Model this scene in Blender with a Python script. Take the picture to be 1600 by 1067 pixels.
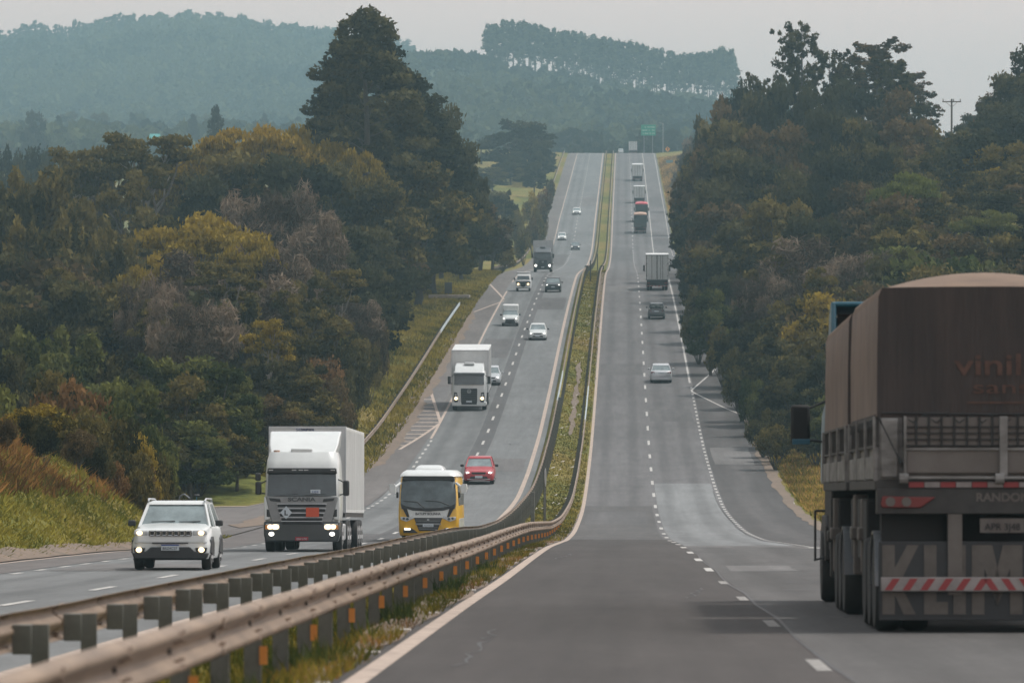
import bpy, math, random
import numpy as np
from mathutils import Vector, Matrix, noise as mnoise

# ------------------------------------------------------------------ scene, camera, light
for _o in list(bpy.data.objects):
    bpy.data.objects.remove(_o, do_unlink=True)
SC = bpy.context.scene
COL = SC.collection
rnd = random.Random(7)
NP = np.random.RandomState(11)
R = math.radians
F = 8400.0          # focal length in photo pixels; the photo is 1600 x 1067
VX, HY = 974.0, 533.5   # where the road direction (+Y) and the eye level meet in the photo

cam_d = bpy.data.cameras.new('camera')
cam = bpy.data.objects.new('camera', cam_d)
COL.objects.link(cam)
cam_d.sensor_width = 36.0
cam_d.lens = 36.0 * F / 1600.0
cam_d.shift_x = (800.0 - VX) / 1600.0
cam_d.clip_start = 0.5
cam_d.clip_end = 60000.0
cam_d.dof.use_dof = True
cam_d.dof.focus_distance = 210.0
cam_d.dof.aperture_fstop = 5.2
cam.location = (0, 0, 0)
cam.rotation_euler = (R(90), 0, 0)
SC.camera = cam

SUN_EL, SUN_AZ = 62.0, 74.0      # azimuth from +Y towards +X
W = bpy.data.worlds.new('World')
SC.world = W
W.use_nodes = True
nt = W.node_tree
bg = nt.nodes['Background']
sky = nt.nodes.new('ShaderNodeTexSky')
sky.sky_type = 'NISHITA'
sky.sun_disc = False
sky.sun_elevation = R(SUN_EL)
sky.sun_rotation = R(SUN_AZ)
sky.altitude = 300
sky.air_density = 1.0
sky.dust_density = 2.5
hs = nt.nodes.new('ShaderNodeHueSaturation')
hs.inputs['Saturation'].default_value = 0.10
hs.inputs['Value'].default_value = 1.2
nt.links.new(sky.outputs[0], hs.inputs['Color'])
# hazy sky: warmer and paler near the horizon than overhead
wtc = nt.nodes.new('ShaderNodeTexCoord'); wsx = nt.nodes.new('ShaderNodeSeparateXYZ'); wmr = nt.nodes.new('ShaderNodeMapRange')
wmr.interpolation_type = 'SMOOTHSTEP'; wmr.inputs['From Min'].default_value = 0.05; wmr.inputs['From Max'].default_value = 0.40
wmx = nt.nodes.new('ShaderNodeMix'); wmx.data_type = 'RGBA'; wmx.inputs['A'].default_value = (1.20, 0.91, 0.82, 1); wmx.inputs['B'].default_value = (1, 1, 1, 1)
wml = nt.nodes.new('ShaderNodeMix'); wml.data_type = 'RGBA'; wml.blend_type = 'MULTIPLY'; wml.inputs['Factor'].default_value = 1.0
nt.links.new(wtc.outputs['Generated'], wsx.inputs[0]); nt.links.new(wsx.outputs['Z'], wmr.inputs['Value']); nt.links.new(wmr.outputs[0], wmx.inputs['Factor'])
nt.links.new(hs.outputs[0], wml.inputs['A']); nt.links.new(wmx.outputs['Result'], wml.inputs['B'])
nt.links.new(wml.outputs['Result'], bg.inputs[0])
bg.inputs[1].default_value = 0.15
sun_d = bpy.data.lights.new('sun', 'SUN')
sun = bpy.data.objects.new('sun', sun_d)
COL.objects.link(sun)
sun_d.energy = 2.0
sun_d.angle = R(4.0)
sun_d.color = (1.0, 0.93, 0.84)
sv = Vector((math.sin(R(SUN_AZ)) * math.cos(R(SUN_EL)), math.cos(R(SUN_AZ)) * math.cos(R(SUN_EL)), math.sin(R(SUN_EL))))
sun.rotation_euler = sv.to_track_quat('Z', 'Y').to_euler()
SC.view_settings.view_transform = 'Standard'
SC.view_settings.look = 'None'
SC.view_settings.exposure = 0.38
SC.view_settings.gamma = 1.0
SC.cycles.volume_bounces = 0
SC.cycles.max_bounces = 5
SC.cycles.diffuse_bounces = 2
SC.cycles.transmission_bounces = 2
SC.cycles.use_denoising = True

# ------------------------------------------------------------------ helpers
def lin(c):
    c = c / 255.0
    return c / 12.92 if c <= 0.04045 else ((c + 0.055) / 1.055) ** 2.4

def mat(name, col, rough=0.6, metal=0.0, var=0.0, scale=3.0, col2=None, bump=0.0, emit=None, estr=0.0, coat=0.0, stretch=None, spec=None):
    m = bpy.data.materials.new(name)
    m.use_nodes = True
    t = m.node_tree
    b = t.nodes['Principled BSDF']
    b.inputs['Base Color'].default_value = (*col, 1)
    b.inputs['Roughness'].default_value = rough
    b.inputs['Metallic'].default_value = metal
    if coat: b.inputs['Coat Weight'].default_value = coat
    if spec is not None: b.inputs['Specular IOR Level'].default_value = spec
    if emit:
        b.inputs['Emission Color'].default_value = (*emit, 1)
        b.inputs['Emission Strength'].default_value = estr
    if var or col2 or bump:
        tc = t.nodes.new('ShaderNodeTexCoord')
        mp = t.nodes.new('ShaderNodeMapping')
        if stretch: mp.inputs['Scale'].default_value = stretch
        t.links.new(tc.outputs['Object'], mp.inputs[0])
        n = t.nodes.new('ShaderNodeTexNoise')
        n.inputs['Scale'].default_value = scale
        n.inputs['Detail'].default_value = 6
        n.inputs['Roughness'].default_value = 0.65
        t.links.new(mp.outputs[0], n.inputs['Vector'])
        if var or col2:
            cr = t.nodes.new('ShaderNodeValToRGB')
            c2 = col2 if col2 else tuple(max(0, c * (1 - var)) for c in col)
            c1 = col if col2 else tuple(min(1, c * (1 + var * 0.5)) for c in col)
            cr.color_ramp.elements[0].position = 0.32
            cr.color_ramp.elements[1].position = 0.66
            cr.color_ramp.elements[0].color = (*c2, 1)
            cr.color_ramp.elements[1].color = (*c1, 1)
            t.links.new(n.outputs['Fac'], cr.inputs[0])
            t.links.new(cr.outputs[0], b.inputs['Base Color'])
        if bump:
            bp = t.nodes.new('ShaderNodeBump')
            bp.inputs['Strength'].default_value = bump
            bp.inputs['Distance'].default_value = 0.05
            t.links.new(n.outputs['Fac'], bp.inputs['Height'])
            t.links.new(bp.outputs[0], b.inputs['Normal'])
    return m

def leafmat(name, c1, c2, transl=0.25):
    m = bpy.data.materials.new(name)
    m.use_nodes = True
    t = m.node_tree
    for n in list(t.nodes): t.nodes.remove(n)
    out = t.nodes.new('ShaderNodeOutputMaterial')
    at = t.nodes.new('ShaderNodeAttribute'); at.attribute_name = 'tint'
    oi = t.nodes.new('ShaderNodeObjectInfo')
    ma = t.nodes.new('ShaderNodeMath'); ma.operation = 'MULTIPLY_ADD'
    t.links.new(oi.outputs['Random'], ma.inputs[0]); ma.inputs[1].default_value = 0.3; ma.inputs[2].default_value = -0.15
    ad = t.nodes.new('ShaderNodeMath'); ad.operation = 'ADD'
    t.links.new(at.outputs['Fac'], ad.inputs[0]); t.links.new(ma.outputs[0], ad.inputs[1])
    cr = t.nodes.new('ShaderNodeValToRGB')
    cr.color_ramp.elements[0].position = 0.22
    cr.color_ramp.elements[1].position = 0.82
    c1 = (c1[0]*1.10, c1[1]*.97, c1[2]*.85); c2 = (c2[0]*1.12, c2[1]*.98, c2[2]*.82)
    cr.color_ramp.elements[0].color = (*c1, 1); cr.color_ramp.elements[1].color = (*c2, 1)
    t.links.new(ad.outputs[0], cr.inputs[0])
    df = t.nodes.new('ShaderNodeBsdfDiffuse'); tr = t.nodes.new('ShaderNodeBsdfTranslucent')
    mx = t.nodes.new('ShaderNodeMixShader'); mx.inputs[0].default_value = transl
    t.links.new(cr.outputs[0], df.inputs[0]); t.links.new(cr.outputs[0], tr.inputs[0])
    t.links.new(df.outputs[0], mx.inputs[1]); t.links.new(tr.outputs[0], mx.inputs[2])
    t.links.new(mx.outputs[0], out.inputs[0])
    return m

def tag(o, label=None, cat=None, group=None, kind=None):
    if label: o['label'] = label
    if cat: o['category'] = cat
    if group: o['group'] = group
    if kind: o['kind'] = kind
    return o

def empty(name, loc=(0, 0, 0), rot=(0, 0, 0), label=None, cat=None, group=None, scale=1.0):
    o = bpy.data.objects.new(name, None)
    o.empty_display_size = 0.5
    COL.objects.link(o)
    o.location = loc; o.rotation_euler = rot; o.scale = (scale, scale, scale)
    return tag(o, label, cat, group)

KIDS = {}
def setparent(o, p):
    o.parent = p
    KIDS.setdefault(p.name, []).append(o)

def rm(o):
    KIDS.pop(o.name, None)
    bpy.data.objects.remove(o, do_unlink=True)

def copy_tree(o, parent=None):
    c = o.copy(); COL.objects.link(c)
    c.parent = None
    if parent is not None: setparent(c, parent)
    for ch in KIDS.get(o.name, []): copy_tree(ch, c)
    return c

class MB:
    def __init__(s): s.v = []; s.f = []
    def add(s, vs, fs):
        n = len(s.v); s.v += [tuple(q) for q in vs]; s.f += [tuple(i + n for i in f) for f in fs]; return s
    def box(s, x0, x1, y0, y1, z0, z1):
        return s.add([(x0,y0,z0),(x1,y0,z0),(x1,y1,z0),(x0,y1,z0),(x0,y0,z1),(x1,y0,z1),(x1,y1,z1),(x0,y1,z1)],
                     [(0,3,2,1),(4,5,6,7),(0,1,5,4),(1,2,6,5),(2,3,7,6),(3,0,4,7)])
    def slab(s, pts, y0, y1):      # polygon in (x,z), extruded along y
        n = len(pts)
        vs = [(x, y0, z) for x, z in pts] + [(x, y1, z) for x, z in pts]
        return s.add(vs, [tuple(range(n)), tuple(range(2*n-1, n-1, -1))] + [(i, i+n, (i+1) % n + n, (i+1) % n) for i in range(n)])
    def side(s, pts, x0, x1):      # polygon in (y,z), extruded along x
        n = len(pts)
        vs = [(x0, y, z) for y, z in pts] + [(x1, y, z) for y, z in pts]
        return s.add(vs, [tuple(range(n)), tuple(range(2*n-1, n-1, -1))] + [(i, i+n, (i+1) % n + n, (i+1) % n) for i in range(n)])
    def loft(s, rings, cap=True):
        n = len(rings[0]); vs = [p for r in rings for p in r]; fs = []
        for k in range(len(rings)-1):
            for i in range(n):
                j = (i+1) % n
                fs.append((k*n+i, k*n+j, (k+1)*n+j, (k+1)*n+i))
        if cap: fs += [tuple(range(n-1, -1, -1)), tuple((len(rings)-1)*n + i for i in range(n))]
        return s.add(vs, fs)
    def tube(s, p, q, r0, r1=None, n=8):
        r1 = r0 if r1 is None else r1
        p = Vector(p); q = Vector(q); d = (q-p)
        if d.length < 1e-6: return s
        d.normalize()
        a = d.orthogonal().normalized(); b = d.cross(a)
        r = [[tuple(c + (a*math.cos(t) + b*math.sin(t))*rr) for t in [2*math.pi*i/n for i in range(n)]] for c, rr in ((p, r0), (q, r1))]
        return s.loft(r)
    def path(s, pts, r, n=6):
        for a, b in zip(pts, pts[1:]): s.tube(a, b, r, n=n)
        return s
    def cylx(s, x0, x1, y, z, r, n=20):
        return s.tube((x0, y, z), (x1, y, z), r, n=n)
    def wheelx(s, x0, x1, y, z, r, n=24):
        e = min(0.05, (x1-x0)*0.3)
        rings = []
        for x, rr in ((x0, r*0.62), (x0, r*0.93), (x0+e, r), (x1-e, r), (x1, r*0.93), (x1, r*0.62)):
            rings.append([(x, y + rr*math.cos(2*math.pi*i/n), z + rr*math.sin(2*math.pi*i/n)) for i in range(n)])
        return s.loft(rings)
    def disc(s, x, y, z, rx, rz, dep=0.02, n=16):     # facing -y
        return s.loft([[(x + rx*math.cos(-2*math.pi*i/n), yy, z + rz*math.sin(-2*math.pi*i/n)) for i in range(n)] for yy in (y, y+dep)])
    def build(s, name, m, parent=None, bev=0.0, smooth=False, seg=2, ang=35):
        me = bpy.data.meshes.new(name)
        me.from_pydata(s.v, [], s.f); me.update()
        o = bpy.data.objects.new(name, me); COL.objects.link(o)
        if m: me.materials.append(m)
        if parent is not None: setparent(o, parent)
        if bev:
            md = o.modifiers.new('bevel', 'BEVEL'); md.width = bev; md.segments = seg; md.limit_method = 'ANGLE'; md.angle_limit = R(30)
        if smooth or bev:
            me.polygons.foreach_set('use_smooth', [True]*len(me.polygons))
            me.set_sharp_from_angle(angle=R(ang))
        return o

def text_mesh(body, size, m, parent, loc, rot, name='lettering', thick=0.004, width=None, bold=0.0):
    cu = bpy.data.curves.new('letters', 'FONT')
    cu.body = body; cu.size = size; cu.extrude = thick; cu.align_x = 'LEFT'; cu.offset = bold
    to = bpy.data.objects.new('letters_tmp', cu)
    COL.objects.link(to)
    bpy.context.view_layer.update()
    me = bpy.data.meshes.new_from_object(to)
    bpy.data.objects.remove(to, do_unlink=True)
    me.materials.clear(); me.materials.append(m)
    co = np.empty(len(me.vertices)*3, np.float32); me.vertices.foreach_get('co', co); co = co.reshape(-1, 3)
    co[:, 0] -= (co[:, 0].min() + co[:, 0].max())/2
    if width: co[:, 0] *= width/max(1e-6, (co[:, 0].max()-co[:, 0].min()))
    me.vertices.foreach_set('co', co.ravel())
    o = bpy.data.objects.new(name, me); COL.objects.link(o)
    o.location = loc; o.rotation_euler = rot
    if parent is not None: setparent(o, parent)
    return o

def np_mesh(name, verts, quads, m, tint=None, parent=None, tri=False):
    k = 3 if tri else 4
    me = bpy.data.meshes.new(name)
    nv, nf = len(verts), len(quads)
    me.vertices.add(nv); me.vertices.foreach_set('co', np.ascontiguousarray(verts, np.float32).ravel())
    me.loops.add(nf*k); me.loops.foreach_set('vertex_index', np.ascontiguousarray(quads, np.int32).ravel())
    me.polygons.add(nf); me.polygons.foreach_set('loop_start', np.arange(0, nf*k, k, dtype=np.int32))
    if tint is not None:
        a = me.attributes.new('tint', 'FLOAT', 'POINT'); a.data.foreach_set('value', np.ascontiguousarray(tint, np.float32))
    me.update(calc_edges=True)
    if m: me.materials.append(m)
    o = bpy.data.objects.new(name, me); COL.objects.link(o)
    if parent is not None: setparent(o, parent)
    return o

# ------------------------------------------------------------------ the lie of the land
def hermite(tab):
    xs = [a for a, b in tab]; ys = [b for a, b in tab]
    n = len(xs); ds = [(ys[i+1]-ys[i])/(xs[i+1]-xs[i]) for i in range(n-1)]
    m = [ds[0]] + [0 if ds[i-1]*ds[i] <= 0 else 2*ds[i-1]*ds[i]/(ds[i-1]+ds[i]) for i in range(1, n-1)] + [ds[-1]]
    def f(x):
        if x <= xs[0]: return ys[0] + m[0]*(x-xs[0])
        if x >= xs[-1]: return ys[-1] + m[-1]*(x-xs[-1])
        lo, hi = 0, n-1
        while hi-lo > 1:
            c = (lo+hi)//2
            if xs[c] <= x: lo = c
            else: hi = c
        h = xs[lo+1]-xs[lo]; t = (x-xs[lo])/h
        return ((2*t**3-3*t*t+1)*ys[lo] + (t**3-2*t*t+t)*h*m[lo] + (-2*t**3+3*t*t)*ys[lo+1] + (t**3-t*t)*h*m[lo+1])
    return f
ZR = hermite([(-60,0.1),(20,-2.14),(47,-2.90),(74,-3.66),(101,-4.45),(131,-5.28),(158,-6.06),(190,-7.1),(215,-7.9),(254,-8.8),(295,-9.2),(323,-8.85),
              (350,-8.1),(373,-7.3),(404,-5.75),(442,-3.6),(518,0.8),(618,6.0),(675,8.3),(724,9.4),(800,10.8),(875,12.5),(985,16.6),(1120,25.7),
              (1321,39.0),(1500,51.0),(1555,54.3),(1600,55.7),(1650,55.6),(1750,54.5),(1900,58),(2100,70),(2600,88),(3500,119),(5000,170),(8000,272)])
LO = hermite([(-60,-.14),(131,-.14),(179,-.15),(205,0),(250,.4),(295,.6),(323,.7),(382,.8),(442,.6),(518,.4),(618,0.05),(700,0),(2000,0)])
def ZL(y): return ZR(y) + (LO(y) if y < 700 else 0)
def sm(a, b, x):
    t = min(1, max(0, (x-a)/(b-a))); return t*t*(3-2*t)
def nz(x, y, s, a):
    return a*mnoise.noise(Vector((x/s, y/s, 3.3)))
def G(x, y, fine=True):
    zr, zl = ZR(y), ZL(y)
    if x > -2.2: z = zr
    elif x < -5.4: z = zl
    else: z = zl + (zr-zl)*(x+5.4)/3.2
    far = 1 - sm(1450, 1800, y)
    if -5.3 < x < -2.5: z -= 0.10*math.sin((x+5.3)/2.8*math.pi)
    if x < -15.5:
        t = -15.8 - x
        if t > 0:
            bank = (1-sm(194, 216, y))*sm(-60, 40, y)
            z += bank*min(8.5, 0.66*t)*(1 + 0.12*nz(x, y, 9, 1))
            if t > 13: z += bank*0.05*(t-13)
            back = sm(285, 300, y)
            z += back*far*(0.9*sm(0.6, 3, t-1.5)*(1-sm(380, 430, y)) + 0.05*min(t, 30))
            if t > 34: z -= (0.16*(t-34) if t < 300 else 0.16*266)*far*sm(300, 500, y)
            z += nz(x, y, 7, 0.35)*min(1, t/3)*(0.3 if 205 < y < 290 else 1)
    if x > 9.8:
        t = x - 9.8
        r = 0.10*min(t, 3.5)
        if t > 3.5: r += min(0.38*(t-3.5), 15)*(0.15 + 0.85*sm(330, 520, y))*(1-0.75*sm(900, 1250, y))
        z += r*far + nz(x, y, 8, 0.4)*min(1, t/3)
    return z
def px(x, y, d): return ((x-VX)*d/F, d, (HY-y)*d/F)
def solve(x, y, prof, lo=30, hi=1600):
    # distance at which the road surface is seen at photo row y (first hit from far side of the sag for y < 840)
    best = None; d = lo
    prev = None
    while d < hi:
        yy = HY - F*prof(d)/d
        if prev is not None and (prev - y)*(yy - y) <= 0 and prev != yy:
            best = d - 1 + (prev-y)/(prev-yy); break
        prev = yy; d += 1
    if best is None: best = hi
    return (x-VX)*best/F, best

# ------------------------------------------------------------------ materials
def ground_material():
    m = bpy.data.materials.new('grassy_ground'); m.use_nodes = True
    t = m.node_tree; b = t.nodes['Principled BSDF']; b.inputs['Roughness'].default_value = 0.95
    b.inputs['Specular IOR Level'].default_value = 0.1
    tc = t.nodes.new('ShaderNodeTexCoord')
    def noise(sc, det, rg=0.6, st=(1, 1, 1)):
        mp = t.nodes.new('ShaderNodeMapping'); mp.inputs['Scale'].default_value = st
        t.links.new(tc.outputs['Object'], mp.inputs[0])
        n = t.nodes.new('ShaderNodeTexNoise'); n.inputs['Scale'].default_value = sc; n.inputs['Detail'].default_value = det
        n.inputs['Roughness'].default_value = rg
        t.links.new(mp.outputs[0], n.inputs['Vector']); return n
    def ramp(n, stops):
        c = t.nodes.new('ShaderNodeValToRGB'); e = c.color_ramp.elements
        e[0].position, e[0].color = stops[0][0], (*stops[0][1], 1); e[1].position, e[1].color = stops[-1][0], (*stops[-1][1], 1)
        for p, q in stops[1:-1]:
            k = e.new(p); k.color = (*q, 1)
        t.links.new(n.outputs['Fac'], c.inputs[0]); return c
    a = ramp(noise(0.09, 8, 0.65, (1, 0.35, 1)), [(0.3, (0.075, 0.095, 0.022)), (0.46, (0.15, 0.145, 0.035)), (0.58, (0.21, 0.165, 0.05)), (0.72, (0.20, 0.13, 0.065))])
    d = ramp(noise(1.3, 8, 0.75), [(0.35, (0.45, 0.45, 0.45)), (0.65, (1.25, 1.25, 1.2))])
    mx = t.nodes.new('ShaderNodeMix'); mx.data_type = 'RGBA'; mx.blend_type = 'MULTIPLY'; mx.inputs['Factor'].default_value = 1.0
    t.links.new(a.outputs[0], mx.inputs['A']); t.links.new(d.outputs[0], mx.inputs['B'])
    t.links.new(mx.outputs['Result'], b.inputs['Base Color'])
    bp = t.nodes.new('ShaderNodeBump'); bp.inputs['Strength'].default_value = 0.6; bp.inputs['Distance'].default_value = 0.15
    t.links.new(noise(4.0, 6).outputs['Fac'], bp.inputs['Height']); t.links.new(bp.outputs[0], b.inputs['Normal'])
    return m

def asphalt(name, base, tracks=(), tw=0.55, dark=0.8, grain=0.30):
    """asphalt with worn wheel tracks at the given X"""
    m = bpy.data.materials.new(name); m.use_nodes = True
    t = m.node_tree; b = t.nodes['Principled BSDF']; b.inputs['Roughness'].default_value = 0.85
    b.inputs['Specular IOR Level'].default_value = 0.25
    tc = t.nodes.new('ShaderNodeTexCoord')
    def nse(sc, st, det=6):
        mp = t.nodes.new('ShaderNodeMapping'); mp.inputs['Scale'].default_value = st
        t.links.new(tc.outputs['Object'], mp.inputs[0])
        n = t.nodes.new('ShaderNodeTexNoise'); n.inputs['Scale'].default_value = sc; n.inputs['Detail'].default_value = det; n.inputs['Roughness'].default_value = 0.7
        t.links.new(mp.outputs[0], n.inputs['Vector']); return n
    def mr(src, a, bb, lo, hi):
        q = t.nodes.new('ShaderNodeMapRange'); q.inputs['From Min'].default_value = a; q.inputs['From Max'].default_value = bb
        q.inputs['To Min'].default_value = lo; q.inputs['To Max'].default_value = hi
        t.links.new(src, q.inputs['Value']); return q.outputs[0]
    def mul(a, bb):
        q = t.nodes.new('ShaderNodeMath'); q.operation = 'MULTIPLY'; t.links.new(a, q.inputs[0]); t.links.new(bb, q.inputs[1]); return q.outputs[0]
    f = mr(nse(9.0, (1, 1, 1), 8).outputs['Fac'], 0.25, 0.75, 1-grain, 1+grain)
    f = mul(f, mr(nse(0.35, (1.0, 0.05, 1), 5).outputs['Fac'], 0.3, 0.7, 0.80, 1.16))
    f = mul(f, mr(nse(1.1, (1.0, 0.22, 1), 8).outputs['Fac'], 0.35, 0.65, 0.90, 1.08))
    f = mul(f, mr(nse(2.2, (1.3, 0.012, 1), 4).outputs['Fac'], 0.3, 0.7, 0.88, 1.09))
    f = mul(f, mr(nse(0.06, (0.15, 1.0, 1), 3).outputs['Fac'], 0.35, 0.65, 0.92, 1.07))
    sx = t.nodes.new('ShaderNodeSeparateXYZ'); t.links.new(tc.outputs['Object'], sx.inputs[0])
    for x in tracks:
        s = t.nodes.new('ShaderNodeMath'); s.operation = 'SUBTRACT'; t.links.new(sx.outputs[0], s.inputs[0]); s.inputs[1].default_value = x
        a = t.nodes.new('ShaderNodeMath'); a.operation = 'ABSOLUTE'; t.links.new(s.outputs[0], a.inputs[0])
        q = t.nodes.new('ShaderNodeMapRange'); q.interpolation_type = 'SMOOTHSTEP'
        q.inputs['From Min'].default_value = 0.1; q.inputs['From Max'].default_value = tw; q.inputs['To Min'].default_value = dark; q.inputs['To Max'].default_value = 1.0
        t.links.new(a.outputs[0], q.inputs['Value']); f = mul(f, q.outputs[0])
    v = t.nodes.new('ShaderNodeVectorMath'); v.operation = 'SCALE'; v.inputs[0].default_value = base
    t.links.new(f, v.inputs['Scale']); t.links.new(v.outputs[0], b.inputs['Base Color'])
    bp = t.nodes.new('ShaderNodeBump'); bp.inputs['Strength'].default_value = 0.3; bp.inputs['Distance'].default_value = 0.01
    t.links.new(nse(40, (1, 1, 1), 4).outputs['Fac'], bp.inputs['Height']); t.links.new(bp.outputs[0], b.inputs['Normal'])
    return m

M = {}
M['ground'] = ground_material()
M['road_r'] = asphalt('worn_asphalt', (0.116, 0.113, 0.115), (-1.2, 0.65, 2.65, 4.35))
M['road_l'] = asphalt('worn_asphalt_oncoming', (0.138, 0.143, 0.145), (-12.2, -10.5))
M['road_dark'] = asphalt('new_dark_asphalt', (0.056, 0.050, 0.048), (-0.3,), 1.0, 0.9, 0.22)
M['road_mid'] = asphalt('grey_asphalt_patch', (0.084, 0.081, 0.080), (2.7, 4.4), 0.6, 0.85)
M['road_pale'] = asphalt('pale_worn_asphalt', (0.170, 0.175, 0.178), (2.6, 4.4), 0.6, 0.8)
M['shoulder'] = asphalt('shoulder_asphalt', (0.120, 0.110, 0.106), (), 0.5, 1, 0.25)
M['shoulder_dk'] = asphalt('dark_shoulder_asphalt', (0.066, 0.063, 0.063), (7.2,), 0.9, 1.25, 0.25)
M['soil'] = mat('reddish_soil', (0.19, 0.135, 0.10), 0.95, col2=(0.10, 0.082, 0.062), scale=1.6, bump=0.5)
M['track_dark'] = asphalt('tyre_darkened_asphalt', (0.085, 0.085, 0.087), (), 0.5, 1, 0.2)
M['paint'] = mat('worn_white_road_paint', (0.50, 0.485, 0.46), 0.75, col2=(0.26, 0.25, 0.24), scale=5)
M['paint_d'] = mat('dusty_beige_road_paint', (0.46, 0.365, 0.30), 0.8, col2=(0.25, 0.20, 0.17), scale=3.5)
M['rail'] = mat('dusty_galvanised_steel', (0.255, 0.185, 0.130), 0.62, 0.1, col2=(0.13, 0.092, 0.066), scale=1.6, stretch=(1, 0.45, 2.5), bump=0.15)
M['rail2'] = mat('stained_steel_splice', (0.235, 0.17, 0.12), 0.65, 0.1, col2=(0.12, 0.08, 0.058), scale=6)
M['railnew'] = mat('clean_galvanised_steel', (0.42, 0.47, 0.49), 0.5, 0.3, var=0.15)
M['post'] = mat('weathered_post_steel', (0.135, 0.135, 0.12), 0.75, 0.1, col2=(0.085, 0.083, 0.072), scale=4)
M['orange_refl'] = mat('orange_reflector', (0.55, 0.20, 0.03), 0.5, var=0.2)
M['white'] = mat('white_vehicle_paint', (0.56, 0.585, 0.585), 0.32, var=0.10, scale=1.2, coat=0.4)
M['offwhite'] = mat('dusty_white_panel', (0.55, 0.56, 0.56), 0.5, var=0.16, scale=0.9, stretch=(1, 1, 0.4))
M['silver'] = mat('silver_paint', (0.46, 0.48, 0.50), 0.35, 0.3, var=0.1)
M['red'] = mat('red_vehicle_paint', (0.36, 0.03, 0.04), 0.35, coat=0.3, var=0.15)
M['dkpaint'] = mat('dark_vehicle_paint', (0.035, 0.042, 0.048), 0.35, coat=0.3, var=0.1)
M['greypaint'] = mat('grey_vehicle_paint', (0.12, 0.13, 0.14), 0.35, 0.3, var=0.1)
M['yellow'] = mat('yellow_bus_paint', (0.60, 0.345, 0.025), 0.38, coat=0.3, var=0.12)
M['black'] = mat('black_plastic', (0.022, 0.024, 0.026), 0.55, var=0.3)
M['glass'] = mat('dark_windscreen', (0.035, 0.045, 0.05), 0.12, spec=0.8, var=0.5, scale=1.1)
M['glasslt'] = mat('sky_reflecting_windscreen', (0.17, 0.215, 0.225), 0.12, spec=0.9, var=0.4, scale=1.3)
M['glassmid'] = mat('tinted_windscreen', (0.055, 0.072, 0.078), 0.12, spec=0.8, var=0.5, scale=1.3)
M['tyre'] = mat('tyre_rubber', (0.022, 0.022, 0.022), 0.85, var=0.3)
M['rim'] = mat('dusty_rim', (0.26, 0.26, 0.26), 0.45, 0.4, var=0.3)
M['chassis'] = mat('chassis_black', (0.018, 0.018, 0.019), 0.8)
M['lamp'] = mat('lit_headlight', (0.9, 0.9, 0.85), 0.2, emit=(1.0, 0.95, 0.85), estr=2.6)
M['lampwarm'] = mat('lit_warm_headlight', (0.9, 0.8, 0.6), 0.2, emit=(1.0, 0.72, 0.40), estr=2.2)
M['lens'] = mat('lamp_lens', (0.45, 0.47, 0.48), 0.15, var=0.3, scale=8)
M['amber'] = mat('amber_lens', (0.55, 0.22, 0.05), 0.3)
M['tail'] = mat('red_tail_lens', (0.13, 0.012, 0.011), 0.3)
M['plate'] = mat('number_plate', (0.45, 0.50, 0.54), 0.5)
M['platered'] = mat('red_number_plate', (0.25, 0.02, 0.03), 0.5)
M['bluestrip'] = mat('blue_plate_strip', (0.02, 0.05, 0.20), 0.5)
M['darkletter'] = mat('dark_lettering', (0.05, 0.055, 0.06), 0.5)
M['grille'] = mat('grille_grey', (0.22, 0.23, 0.235), 0.4, 0.3, var=0.15)
M['chrome'] = mat('chrome', (0.5, 0.5, 0.5), 0.25, 0.9)
M['tarprear'] = mat('shaded_rear_tarpaulin', (0.048, 0.036, 0.033), 0.8, col2=(0.026, 0.022, 0.022), scale=1.6, bump=1.0, stretch=(2.6, 0.5, 0.3))  # same tarpaulin as the sides; shade on the backlit rear put into the colour
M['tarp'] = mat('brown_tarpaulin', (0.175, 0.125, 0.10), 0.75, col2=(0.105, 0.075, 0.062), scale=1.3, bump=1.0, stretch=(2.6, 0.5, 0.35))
M['tarptop'] = mat('dusty_tan_tarpaulin', (0.175, 0.118, 0.082), 0.85, col2=(0.12, 0.08, 0.058), scale=1.5, bump=0.4)
M['tarptan'] = mat('tan_tarpaulin', (0.42, 0.27, 0.20), 0.8, var=0.2)
M['tarpred'] = mat('red_tarpaulin', (0.50, 0.09, 0.11), 0.8, var=0.2)
M['tarpdk'] = mat('dark_tarpaulin', (0.035, 0.045, 0.045), 0.8, var=0.3)
M['tarpletter'] = mat('faded_tarpaulin_print', (0.085, 0.045, 0.034), 0.8, var=0.4, scale=4)
M['boards'] = mat('dirty_white_truck_side', (0.23, 0.225, 0.22), 0.7, col2=(0.085, 0.08, 0.075), scale=1.4, bump=0.2, stretch=(1, 1, 2.5))
M['boardsbr'] = mat('dirty_tailboard', (0.135, 0.122, 0.112), 0.7, col2=(0.08, 0.068, 0.062), scale=1.2, bump=0.2)
M['dirt'] = mat('dusty_dark_steel', (0.048, 0.045, 0.043), 0.75, col2=(0.024, 0.023, 0.023), scale=2.5)
M['flap'] = mat('mud_flap_rubber', (0.033, 0.034, 0.036), 0.8, col2=(0.03, 0.032, 0.035), scale=3)
M['flaplet'] = mat('dirty_white_flap_lettering', (0.110, 0.098, 0.088), 0.8, col2=(0.070, 0.062, 0.056), scale=3)
M['bluecab'] = mat('blue_cab_paint', (0.012, 0.095, 0.145), 0.35, coat=0.3)
M['redstripe'] = mat('red_reflective_stripe', (0.22, 0.025, 0.028), 0.5)
M['whitestripe'] = mat('white_reflective_stripe', (0.24, 0.22, 0.215), 0.6, var=0.3)
M['green'] = mat('green_sign_face', (0.0, 0.26, 0.17), 0.5)
M['signwhite'] = mat('sign_lettering_white', (0.45, 0.6, 0.55), 0.5)
M['signorange'] = mat('orange_sign_face', (0.75, 0.30, 0.02), 0.5)
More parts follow.
